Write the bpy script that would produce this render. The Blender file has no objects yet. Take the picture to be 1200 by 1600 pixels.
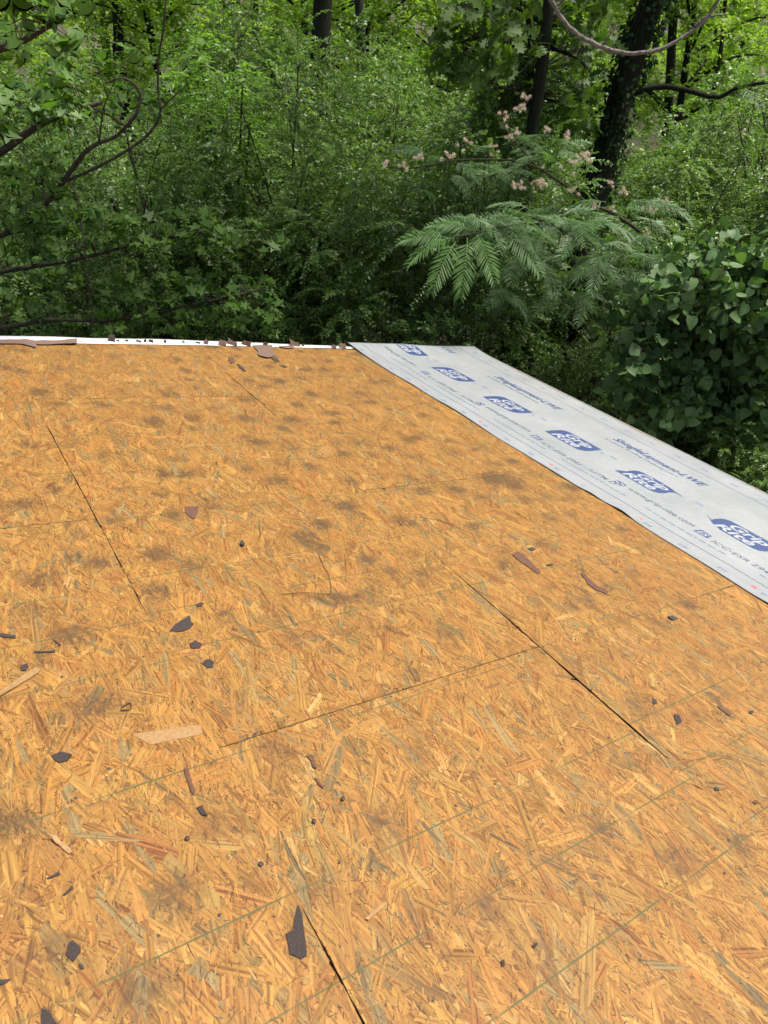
import bpy, bmesh, math, random
import numpy as np
from mathutils import Matrix, Vector

# ------------------------------------------------------------------ camera, world, sun, exposure
SC = bpy.context.scene
COL = SC.collection
EYE = Vector((0.0, 0.0, 5.4))
PITCH = math.radians(34.66)
F_PX = 1081.0
cam_data = bpy.data.cameras.new('camera')
cam = bpy.data.objects.new('camera', cam_data)
COL.objects.link(cam)
cam.location = EYE
cam.rotation_euler = (math.radians(90) - PITCH, 0, 0)
cam_data.sensor_fit = 'HORIZONTAL'
cam_data.sensor_width = 36.0
cam_data.lens = 36.0 * F_PX / 1200.0
cam_data.clip_start = 0.05
cam_data.clip_end = 500.0
cam_data.dof.use_dof = True
cam_data.dof.focus_distance = 3.2
cam_data.dof.aperture_fstop = cam_data.lens / 1000.0 / 0.0035
SC.camera = cam

SUN_EL, SUN_AZ = math.radians(63), math.radians(78)      # azimuth measured from +Y towards +X
world = bpy.data.worlds.new("World")
SC.world = world
world.use_nodes = True
wn = world.node_tree.nodes
wl = world.node_tree.links
bg = wn['Background']
sky = wn.new('ShaderNodeTexSky')
sky.sky_type = 'NISHITA'
sky.sun_disc = False
sky.sun_elevation = SUN_EL
sky.sun_rotation = SUN_AZ
sky.air_density = 1.0
sky.dust_density = 7.0
sky.ozone_density = 1.0
wl.new(sky.outputs[0], bg.inputs[0])
bg.inputs[1].default_value = 0.10
sd = bpy.data.lights.new('sun', 'SUN')
sd.energy = 3.2
sd.angle = math.radians(14)
sd.color = (1.0, 0.95, 0.87)
sun = bpy.data.objects.new('sun', sd)
COL.objects.link(sun)
sdir = Vector((math.sin(SUN_AZ) * math.cos(SUN_EL), math.cos(SUN_AZ) * math.cos(SUN_EL), math.sin(SUN_EL)))
sun.rotation_euler = sdir.to_track_quat('Z', 'Y').to_euler()
sun.location = (0, 0, 30)
SC.view_settings.view_transform = 'Standard'
SC.view_settings.look = 'None'
SC.view_settings.gamma = 1.0
SC.view_settings.use_curve_mapping = False
SC.view_settings.exposure = 1.08
SC.cycles.use_denoising = True
SC.cycles.max_bounces = 7
SC.cycles.diffuse_bounces = 4
SC.cycles.glossy_bounces = 2
SC.cycles.transmission_bounces = 4
SC.cycles.transparent_max_bounces = 4

# ------------------------------------------------------------------ frames and helpers
AZ, SLOPE, HGT = math.radians(32.93), math.radians(13.54), 1.44
UD = Vector((-math.sin(AZ), math.cos(AZ), 0))
VD = Vector((math.cos(AZ) * math.cos(SLOPE), math.sin(AZ) * math.cos(SLOPE), -math.sin(SLOPE)))
ND = VD.cross(UD)
MR = Matrix(((VD.x, UD.x, ND.x, 0), (VD.y, UD.y, ND.y, 0), (VD.z, UD.z, ND.z, 0), (0, 0, 0, 1)))
MR.translation = EYE - ND * HGT                       # roof frame: x down the slope, y along the eave, z off the deck
CAM_FW = Vector((0, math.cos(PITCH), -math.sin(PITCH)))
CAM_UP = Vector((0, math.sin(PITCH), math.cos(PITCH)))


def ray(px, py):
    return Vector((1, 0, 0)) * ((px - 600) / F_PX) - CAM_UP * ((py - 800) / F_PX) + CAM_FW


def on_roof(px, py):                                  # photo measurement -> roof coordinates (x, y)
    d = ray(px, py)
    p = d * (-HGT / d.dot(ND)) + ND * HGT
    return p.dot(VD), p.dot(UD)


def at(px, py, depth):                                # photo measurement -> world point at a distance in front
    d = ray(px, py)
    return EYE + d * (depth / d.y)


def tag(o, label=None, cat=None, group=None, kind=None):
    if label: o['label'] = label
    if cat: o['category'] = cat
    if group: o['group'] = group
    if kind: o['kind'] = kind
    return o


def empty(name, loc=(0, 0, 0), rz=0.0):
    o = bpy.data.objects.new(name, None)
    o.location = loc
    o.rotation_euler = (0, 0, rz)
    o.empty_display_size = 0.2
    COL.objects.link(o)
    return o


def link(name, me, parent=None):
    o = bpy.data.objects.new(name, me)
    COL.objects.link(o)
    if parent: o.parent = parent
    return o


def np_mesh(name, verts, faces, mat, attrs=None, smooth=False):
    """verts (N,3); faces: list of int arrays (M,k); attrs: {name: (type, domain, array)}"""
    me = bpy.data.meshes.new(name)
    verts = np.asarray(verts, dtype=np.float32)
    me.vertices.add(len(verts))
    me.vertices.foreach_set('co', verts.ravel())
    faces = [np.asarray(f, dtype=np.int32) for f in faces if len(f)]
    loops = np.concatenate([f.ravel() for f in faces])
    sizes = np.concatenate([np.full(len(f), f.shape[1], dtype=np.int32) for f in faces])
    starts = np.concatenate([[0], np.cumsum(sizes)[:-1]]).astype(np.int32)
    me.loops.add(len(loops))
    me.loops.foreach_set('vertex_index', loops)
    me.polygons.add(len(sizes))
    me.polygons.foreach_set('loop_start', starts)
    if smooth:
        me.polygons.foreach_set('use_smooth', np.ones(len(sizes), dtype=bool))
    for k, (ty, dom, arr) in (attrs or {}).items():
        a = me.attributes.new(k, ty, dom)
        arr = np.asarray(arr, dtype=np.float32)
        a.data.foreach_set({'FLOAT': 'value', 'FLOAT_COLOR': 'color', 'FLOAT_VECTOR': 'vector'}[ty], arr.ravel())
    me.update(calc_edges=True)
    if mat: me.materials.append(mat)
    return me


def box_mesh(name, lo, hi, mat, bevel=0.0):
    bm = bmesh.new()
    bmesh.ops.create_cube(bm, size=1.0)
    lo, hi = Vector(lo), Vector(hi)
    for v in bm.verts:
        v.co = Vector([(lo[i] + hi[i]) / 2 + v.co[i] * (hi[i] - lo[i]) for i in range(3)])
    if bevel:
        bmesh.ops.bevel(bm, geom=bm.edges[:], offset=bevel, segments=1, affect='EDGES')
    me = bpy.data.meshes.new(name)
    bm.to_mesh(me); bm.free()
    me.materials.append(mat)
    return me


def norm(a):
    return a / np.maximum(np.linalg.norm(a, axis=-1, keepdims=True), 1e-9)


# ------------------------------------------------------------------ materials
def new_mat(name):
    m = bpy.data.materials.new(name)
    m.use_nodes = True
    nt = m.node_tree
    return m, nt, nt.nodes, nt.links, nt.nodes['Principled BSDF']


def ramp(N, stops):
    r = N.new('ShaderNodeValToRGB')
    e = r.color_ramp.elements
    while len(e) < len(stops): e.new(0.5)
    for i, (p, c) in enumerate(stops):
        e[i].position = p
        e[i].color = (c[0], c[1], c[2], 1)
    return r


def mixc(N, L, mode, fac, a, b):
    n = N.new('ShaderNodeMix')
    n.data_type = 'RGBA'; n.blend_type = mode
    n.clamp_factor = True
    for sock, v in ((n.inputs[0], fac), (n.inputs[6], a), (n.inputs[7], b)):
        if hasattr(v, 'is_linked'): L.new(v, sock)
        elif isinstance(v, (int, float)): sock.default_value = v
        else: sock.default_value = (v[0], v[1], v[2], 1)
    return n.outputs[2]


def math_n(N, L, op, *ins):
    n = N.new('ShaderNodeMath')
    n.operation = op
    for i, v in enumerate(ins):
        if hasattr(v, 'is_linked'): L.new(v, n.inputs[i])
        else: n.inputs[i].default_value = v
    return n.outputs[0]


def noise(N, L, vec, scale, detail=3.0, rough=0.55, dist=0.0):
    n = N.new('ShaderNodeTexNoise')
    n.inputs['Scale'].default_value = scale
    n.inputs['Detail'].default_value = detail
    n.inputs['Roughness'].default_value = rough
    n.inputs['Distortion'].default_value = dist
    if vec is not None: L.new(vec, n.inputs['Vector'])
    return n.outputs[0]


def attr(N, name):
    a = N.new('ShaderNodeAttribute')
    a.attribute_name = name
    return a


def bump(N, L, h, strength, dist):
    b = N.new('ShaderNodeBump')
    b.inputs['Strength'].default_value = strength
    b.inputs['Distance'].default_value = dist
    L.new(h, b.inputs['Height'])
    return b.outputs[0]


def leaf_mat(name, dark, light, trans=0.35, rough=0.42, glow=(1.35, 1.5, 0.55), spec=0.45):
    m, nt, N, L, P = new_mat(name)
    t = attr(N, 'tint')
    r = ramp(N, [(0.0, dark), (0.55, tuple((a + b) / 2 for a, b in zip(dark, light))), (1.0, light)])
    info = N.new('ShaderNodeObjectInfo')
    f = math_n(N, L, 'ADD', t.outputs['Fac'], math_n(N, L, 'MULTIPLY', math_n(N, L, 'SUBTRACT', info.outputs['Random'], 0.5), 0.35))
    L.new(f, r.inputs[0])
    tc = N.new('ShaderNodeTexCoord')
    nz = noise(N, L, tc.outputs['Object'], 55.0, 2.0)
    c = mixc(N, L, 'MULTIPLY', 0.45, r.outputs[0], mixc(N, L, 'MIX', nz, (0.45, 0.5, 0.4), (1.35, 1.3, 1.2)))
    L.new(c, P.inputs['Base Color'])
    P.inputs['Roughness'].default_value = rough
    P.inputs['Specular IOR Level'].default_value = spec
    tr = N.new('ShaderNodeBsdfTranslucent')
    L.new(mixc(N, L, 'MULTIPLY', 1.0, c, glow), tr.inputs[0])
    ms = N.new('ShaderNodeMixShader')
    ms.inputs[0].default_value = trans
    L.new(P.outputs[0], ms.inputs[1]); L.new(tr.outputs[0], ms.inputs[2])
    L.new(ms.outputs[0], N['Material Output'].inputs[0])
    return m


def bark_mat(name, a, b, scale=14.0):
    m, nt, N, L, P = new_mat(name)
    tc = N.new('ShaderNodeTexCoord')
    mp = N.new('ShaderNodeMapping')
    mp.inputs['Scale'].default_value = (1, 1, 0.22)
    L.new(tc.outputs['Object'], mp.inputs[0])
    n1 = noise(N, L, mp.outputs[0], scale * 2.2, 6.0, 0.65, 0.4)
    n2 = noise(N, L, tc.outputs['Object'], 2.2, 3.0)
    r = ramp(N, [(0.3, a), (0.62, b), (0.85, tuple(x * 1.5 for x in b))])
    L.new(n1, r.inputs[0])
    moss = mixc(N, L, 'MIX', math_n(N, L, 'MULTIPLY', n2, 0.5), r.outputs[0], (0.045, 0.06, 0.03))
    L.new(moss, P.inputs['Base Color'])
    P.inputs['Roughness'].default_value = 0.9
    P.inputs['Specular IOR Level'].default_value = 0.15
    L.new(bump(N, L, n1, 1.0, 0.05), P.inputs['Normal'])
    return m


def simple_mat(name, c1, c2, scale, rough, bstr=0.0, bdist=0.002, metallic=0.0):
    m, nt, N, L, P = new_mat(name)
    tc = N.new('ShaderNodeTexCoord')
    n1 = noise(N, L, tc.outputs['Object'], scale, 5.0, 0.65)
    r = ramp(N, [(0.3, c1), (0.7, c2)])
    L.new(n1, r.inputs[0])
    L.new(r.outputs[0], P.inputs['Base Color'])
    P.inputs['Roughness'].default_value = rough
    P.inputs['Metallic'].default_value = metallic
    if bstr: L.new(bump(N, L, n1, bstr, bdist), P.inputs['Normal'])
    return m


def osb_common(N, L, P, base, grain_h):
    """printed rules, mildew stains and fine dirt shared by panel body and strands"""
    tc = N.new('ShaderNodeTexCoord')
    obj = tc.outputs['Object']
    lu = attr(N, 'lu').outputs['Fac']
    st = attr(N, 'stain').outputs['Fac']
    fine = noise(N, L, obj, 210.0, 4.0, 0.7)
    mid = noise(N, L, obj, 42.0, 6.0, 0.75, 0.6)
    big = noise(N, L, obj, 1.7, 4.0, 0.6)
    c = mixc(N, L, 'MULTIPLY', 0.55, base, mixc(N, L, 'MIX', big, (0.80, 0.76, 0.70), (1.16, 1.16, 1.16)))
    c = mixc(N, L, 'MULTIPLY', 0.55, c, mixc(N, L, 'MIX', fine, (0.6, 0.55, 0.5), (1.35, 1.35, 1.35)))
    # stains follow the smudge shape but break up along the strands
    s = math_n(N, L, 'MULTIPLY', st, math_n(N, L, 'MULTIPLY_ADD', mid, 6.5, -2.25))
    s = math_n(N, L, 'MULTIPLY', s, math_n(N, L, 'MULTIPLY_ADD', fine, 2.0, 0.15))
    s = math_n(N, L, 'MINIMUM', math_n(N, L, 'MAXIMUM', s, 0.0), 0.74)
    c = mixc(N, L, 'MIX', s, c, (0.050, 0.028, 0.012))
    # thin printed rules every 16 and every 24 inches from the panel end
    masks = []
    for sp, w in ((0.4064, 0.0021), (0.6096, 0.0018)):
        f = math_n(N, L, 'FRACT', math_n(N, L, 'MULTIPLY_ADD', lu, 1.0 / sp, 40.5))
        d = math_n(N, L, 'MULTIPLY', math_n(N, L, 'ABSOLUTE', math_n(N, L, 'SUBTRACT', f, 0.5)), sp)
        masks.append(math_n(N, L, 'LESS_THAN', d, w))
    m = math_n(N, L, 'MAXIMUM', masks[0], masks[1])
    wear = noise(N, L, obj, 3.1, 5.0, 0.7)
    m = math_n(N, L, 'MULTIPLY', m, math_n(N, L, 'MINIMUM', math_n(N, L, 'MAXIMUM', math_n(N, L, 'MULTIPLY_ADD', wear, 5.0, -1.70), 0.24), 0.9))
    c = mixc(N, L, 'MIX', m, c, (0.055, 0.060, 0.018))
    L.new(c, P.inputs['Base Color'])
    P.inputs['Roughness'].default_value = 0.62
    P.inputs['Specular IOR Level'].default_value = 0.30
    h = math_n(N, L, 'MULTIPLY_ADD', fine, 0.5, grain_h)
    L.new(bump(N, L, h, 0.35, 0.0012), P.inputs['Normal'])


m_strand, nt, N, L, P = new_mat('wood_strand')
g = attr(N, 'grain')
mp = N.new('ShaderNodeMapping')
mp.inputs['Scale'].default_value = (4.5, 150.0, 1.0)
L.new(g.outputs['Vector'], mp.inputs[0])
gn = noise(N, L, mp.outputs[0], 1.0, 3.0, 0.6, 0.3)
mp2 = N.new('ShaderNodeMapping')
mp2.inputs['Scale'].default_value = (14.0, 520.0, 1.0)
L.new(g.outputs['Vector'], mp2.inputs[0])
gn2 = noise(N, L, mp2.outputs[0], 1.0, 2.0, 0.6)
gr = ramp(N, [(0.35, (0.38, 0.27, 0.18)), (0.47, (0.90, 0.86, 0.80)), (0.60, (1.26, 1.27, 1.28))])
L.new(gn, gr.inputs[0])
sc_ = attr(N, 'col')
gc = mixc(N, L, 'MULTIPLY', 0.85, sc_.outputs['Color'], gr.outputs[0])
gc = mixc(N, L, 'MULTIPLY', 0.6, gc, mixc(N, L, 'MIX', gn2, (0.6, 0.55, 0.5), (1.4, 1.4, 1.4)))
osb_common(N, L, P, gc, gn)

m_panel, nt, N, L, P = new_mat('osb_panel')
tc = N.new('ShaderNodeTexCoord')
mp = N.new('ShaderNodeMapping')
mp.inputs['Scale'].default_value = (90.0, 11.0, 30.0)
mp.inputs['Rotation'].default_value = (0, 0, 0.4)
L.new(tc.outputs['Object'], mp.inputs[0])
pn = noise(N, L, mp.outputs[0], 1.0, 4.0, 0.65, 0.8)
pr = ramp(N, [(0.3, (0.09, 0.042, 0.013)), (0.5, (0.19, 0.09, 0.024)), (0.7, (0.26, 0.14, 0.045))])
L.new(pn, pr.inputs[0])
osb_common(N, L, P, pr.outputs[0], pn)

m_edge = simple_mat('gap_shade_panel_edge', (0.018, 0.012, 0.007), (0.045, 0.030, 0.016), 60, 0.9)  # shade of the seam gaps, painted dark into panel sides and underside
m_shingle = simple_mat('shingle_scrap', (0.016, 0.012, 0.011), (0.055, 0.040, 0.036), 420, 0.95, 1.0, 0.004)
m_shingle_tan = simple_mat('faded_shingle', (0.075, 0.046, 0.033), (0.16, 0.10, 0.072), 160, 0.92, 0.6, 0.002)
m_shingle_red = simple_mat('rusty_scrap', (0.050, 0.022, 0.012), (0.11, 0.050, 0.026), 120, 0.9, 0.5, 0.002)
m_black = simple_mat('tar_black', (0.010, 0.009, 0.008), (0.03, 0.026, 0.022), 200, 0.8)
m_splint = simple_mat('splinter_wood', (0.17, 0.095, 0.034), (0.27, 0.16, 0.062), 90, 0.7, 0.4, 0.001)
m_nail = simple_mat('nail_steel', (0.012, 0.012, 0.013), (0.05, 0.05, 0.052), 400, 0.55, 0, 0, 0.3)
m_thread = simple_mat('dark_thread', (0.03, 0.02, 0.012), (0.06, 0.04, 0.02), 60, 0.9)
m_trim = simple_mat('white_trim', (0.50, 0.51, 0.52), (0.58, 0.58, 0.58), 9, 0.5)
m_drip = simple_mat('grey_drip_edge', (0.10, 0.105, 0.10), (0.18, 0.18, 0.17), 20, 0.5)
m_wall = simple_mat('pale_siding', (0.42, 0.40, 0.36), (0.52, 0.50, 0.46), 6, 0.7)
m_ink = simple_mat('blue_ink', (0.018, 0.036, 0.105), (0.028, 0.052, 0.14), 30, 0.5)
m_ink_grey = simple_mat('grey_blue_ink', (0.09, 0.11, 0.16), (0.15, 0.17, 0.23), 50, 0.5)
m_ink_dark = simple_mat('dark_ink', (0.035, 0.042, 0.075), (0.06, 0.07, 0.11), 50, 0.5)
m_ink_red = simple_mat('red_ink', (0.35, 0.05, 0.06), (0.45, 0.09, 0.10), 60, 0.5)
m_sheetw = simple_mat('logo_white', (0.245, 0.265, 0.28), (0.275, 0.295, 0.31), 20, 0.5)

m_sheet, nt, N, L, P = new_mat('woven_underlayment')
tc = N.new('ShaderNodeTexCoord')
n1 = noise(N, L, tc.outputs['Object'], 2.4, 5.0, 0.6)
n2 = noise(N, L, tc.outputs['Object'], 40.0, 3.0, 0.6)
r1 = ramp(N, [(0.3, (0.190, 0.206, 0.214)), (0.7, (0.242, 0.258, 0.267))])
L.new(n1, r1.inputs[0])
c = mixc(N, L, 'MULTIPLY', 0.25, r1.outputs[0], mixc(N, L, 'MIX', n2, (0.75, 0.75, 0.75), (1.2, 1.2, 1.2)))
L.new(c, P.inputs['Base Color'])
P.inputs['Roughness'].default_value = 0.42
mp = N.new('ShaderNodeMapping')
mp.inputs['Scale'].default_value = (7.0, 1.6, 1.0)
mp.inputs['Rotation'].default_value = (0, 0, 0.35)
L.new(tc.outputs['Object'], mp.inputs[0])
w1 = noise(N, L, mp.outputs[0], 1.6, 4.0, 0.55, 0.6)
wv = N.new('ShaderNodeTexChecker')
wv.inputs['Scale'].default_value = 420.0
L.new(tc.outputs['Object'], wv.inputs['Vector'])
hh = math_n(N, L, 'MULTIPLY_ADD', wv.outputs['Fac'], 0.012, w1)
L.new(bump(N, L, hh, 0.6, 0.022), P.inputs['Normal'])

m_ground, nt, N, L, P = new_mat('forest_floor')
tc = N.new('ShaderNodeTexCoord')
n1 = noise(N, L, tc.outputs['Object'], 0.9, 6.0, 0.7)
n2 = noise(N, L, tc.outputs['Object'], 14.0, 4.0, 0.7)
r1 = ramp(N, [(0.35, (0.030, 0.022, 0.014)), (0.5, (0.055, 0.042, 0.024)), (0.62, (0.035, 0.05, 0.018))])
L.new(n1, r1.inputs[0])
L.new(mixc(N, L, 'MULTIPLY', 0.7, r1.outputs[0], mixc(N, L, 'MIX', n2, (0.4, 0.4, 0.4), (1.6, 1.6, 1.6))), P.inputs['Base Color'])
P.inputs['Roughness'].default_value = 0.95
L.new(bump(N, L, n2, 0.8, 0.05), P.inputs['Normal'])

LEAF_PRIVET = leaf_mat('privet_leaf', (0.062, 0.132, 0.032), (0.190, 0.310, 0.085), 0.40, 0.40)
LEAF_GUM = leaf_mat('sweetgum_leaf', (0.050, 0.115, 0.020), (0.125, 0.235, 0.042), 0.45, 0.5, spec=0.3)
LEAF_BRIGHT = leaf_mat('sapling_leaf', (0.09, 0.19, 0.028), (0.19, 0.34, 0.06), 0.5, 0.5)
LEAF_OAK = leaf_mat('oak_leaf', (0.050, 0.105, 0.018), (0.120, 0.205, 0.034), 0.45, 0.55, spec=0.25)
LEAF_MIMOSA = leaf_mat('mimosa_leaf', (0.060, 0.135, 0.048), (0.125, 0.225, 0.080), 0.28, 0.5, spec=0.4)
LEAF_HEART = leaf_mat('heart_leaf', (0.052, 0.118, 0.036), (0.110, 0.195, 0.062), 0.25, 0.55, spec=0.3)
LEAF_FAR = leaf_mat('woodland_leaf', (0.12, 0.215, 0.028), (0.28, 0.43, 0.065), 0.55, 0.5)
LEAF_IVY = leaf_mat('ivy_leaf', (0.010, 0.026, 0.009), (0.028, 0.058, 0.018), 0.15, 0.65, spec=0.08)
LEAF_MIMOSA_YOUNG = leaf_mat('young_mimosa_leaf', (0.085, 0.185, 0.045), (0.14, 0.265, 0.07), 0.35, 0.5, spec=0.35)
BARK = bark_mat('dark_bark', (0.005, 0.004, 0.003), (0.013, 0.011, 0.009))
BARK_GREY = bark_mat('grey_bark', (0.016, 0.014, 0.012), (0.048, 0.042, 0.036))
BARK_PALE = bark_mat('pale_bark', (0.16, 0.14, 0.125), (0.33, 0.30, 0.28), 20)
BARK_LIMB = bark_mat('limb_bark', (0.045, 0.038, 0.030), (0.12, 0.10, 0.082), 18)
BARK_BROWN = bark_mat('brown_twig', (0.035, 0.028, 0.020), (0.085, 0.068, 0.048))
FLOWER = simple_mat('mimosa_flower', (0.54, 0.37, 0.30), (0.68, 0.56, 0.46), 30, 0.7)
FLOWER_PALE = simple_mat('mimosa_flower_base', (0.56, 0.52, 0.36), (0.66, 0.60, 0.46), 30, 0.7)

# ------------------------------------------------------------------ ground
gx = np.linspace(-90, 90, 91)
gy = np.linspace(-60, 120, 91)
X, Y = np.meshgrid(gx, gy, indexing='ij')
Z = 0.10 * np.maximum(Y - 14, 0) + 0.18 * np.sin(X * 0.7 + 1) * np.cos(Y * 0.5) * (Y > 8)
i = np.arange(90 * 91).reshape(90, 91)[:, :90]
ids = (np.arange(90)[:, None] * 91 + np.arange(90)[None, :]).ravel()
gf = np.stack([ids, ids + 91, ids + 92, ids + 1], 1)
tag(link('ground', np_mesh('ground', np.stack([X, Y, Z], -1).reshape(-1, 3), [gf], m_ground, smooth=True)),
    'brown leaf covered forest floor under the shrubs', kind='structure')


def ground_z(x, y):
    return 0.10 * max(y - 14, 0)


# ------------------------------------------------------------------ house: deck panels, strands, trim, wall
RNG = np.random.default_rng(11)
house = empty('house')
house.matrix_world = MR
tag(house, 'house with a low sloped roof stripped to bare golden strand board sheathing', 'house')

RAKE = 4.72
EAVE = 4.63
seams = [-1.83, -0.612, 0.608, 1.832, 3.055, 4.275, EAVE]
joints = {0: [1.19, 3.71], 1: [-0.06, 2.44], 2: [-1.28, 1.193, 3.705], 3: [-0.03, 2.435], 4: [1.19, 3.68], 5: [-0.03, 2.43]}

# stains: (x, y, radius x, radius y, strength)
stains = []
sr = random.Random(5)
for yy in np.arange(1.75, 4.7, 0.205):
    for xx in np.arange(-0.6, 3.2, 0.215):
        if sr.random() < 0.74:
            stains.append((xx + sr.uniform(-.09, .09), yy + sr.uniform(-.08, .08), sr.uniform(.018, .046), sr.uniform(.018, .042), sr.choice((.5, .65, .8, 1.0, 1.3))))
for k in range(34):
    stains.append((sr.uniform(-.5, 3.1), sr.uniform(0.0, 1.9), sr.uniform(.015, .04), sr.uniform(.015, .04), sr.uniform(.3, .65)))
for px, py, rx, ry, s in [(785, 750, .12, .10, 1.2), (770, 745, .06, .05, 1.3), (1075, 945, .05, .05, 1.1), (275, 1400, .055, .06, 1.0), (160, 1100, .10, .05, 1.0),
                          (112, 992, .06, .05, 1.0), (1065, 1340, .06, .05, 1.0), (945, 1300, .05, .05, .9), (220, 1550, .07, .06, .7), (25, 1290, .05, .05, .9), (70, 1490, .05, .04, .8),
                          (330, 1290, .06, .04, .6), (760, 1420, .04, .06, .7), (500, 1380, .06, .04, .5), (560, 935, .06, .05, .6), (65, 905, .06, .05, .8), (150, 880, .05, .04, .8),
                          (240, 660, .07, .05, 1.0), (455, 655, .06, .05, 1.1), (385, 655, .06, .05, .9), (715, 765, .05, .04, 1.1), (610, 700, .05, .05, .8), (990, 1190, .05, .04, .5),
                          (700, 990, .07, .05, .6), (540, 985, .06, .05, .6), (600, 1290, .05, .09, .6), (430, 1170, .06, .09, .5), (860, 1500, .05, .08, .5), (1000, 1105, .08, .05, .5)]:
    x, y = on_roof(px, py)
    stains.append((x, y, rx * .72, ry * .72, s * (.72 if y < 1.6 else 1.0)))
ST = np.array(stains)


def stain_at(x, y):
    out = np.zeros(len(x))
    for sx, sy, rx, ry, s in ST:
        m = (np.abs(x - sx) < 2.6 * rx) & (np.abs(y - sy) < 2.6 * ry)
        if m.any():
            d = ((x[m] - sx) / rx) ** 2 + ((y[m] - sy) / ry) ** 2
            out[m] += s * np.exp(-d * 0.75)
    return np.minimum(out, 1.25)


PAL = np.array([0.392, 0.378, 0.300]) * np.array([[.60, .345, .108], [.52, .265, .070], [.56, .305, .090], [.45, .215, .055], [.66, .43, .165], [.40, .27, .115], [.30, .215, .10], [.38, .165, .050], [.72, .51, .235]])
PALW = np.array([.27, .19, .26, .09, .05, .065, .045, .03, .01])


def seam_inset(y, which):
    """how far the strands stay back from a long seam (negative: the edges touch and hide the gap)"""
    w = .0006 * np.sin(y * 23 + which) + .0005 * np.sin(y * 61 + 2 * which)
    if which == 3:      # seam right of centre: wide open near the viewer, tight further off
        o = np.interp(y, [-1, .45, .62, .75, 1.0, 1.2, 1.45, 1.75, 1.95, 3.2, 3.45, 3.95, 4.1, 5], [-.006, -.0055, -.0034, .0004, .0006, -.0022, -.0016, -.0030, -.0060, -.0060, -.0032, -.0032, -.006, -.006])
    elif which == 2:
        o = np.interp(y, [-1, .3, .45, .70, .80, 1.75, 1.9, 3.3, 3.6, 5], [.0, .0, .0002, -.0002, -.0035, -.0035, -.0002, .0003, -.003, -.0035])
    else:
        o = np.interp(y, [-1, 2.5, 3.2, 5], [-.003, -.003, -.0008, -.0008])
    return o + w


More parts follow.
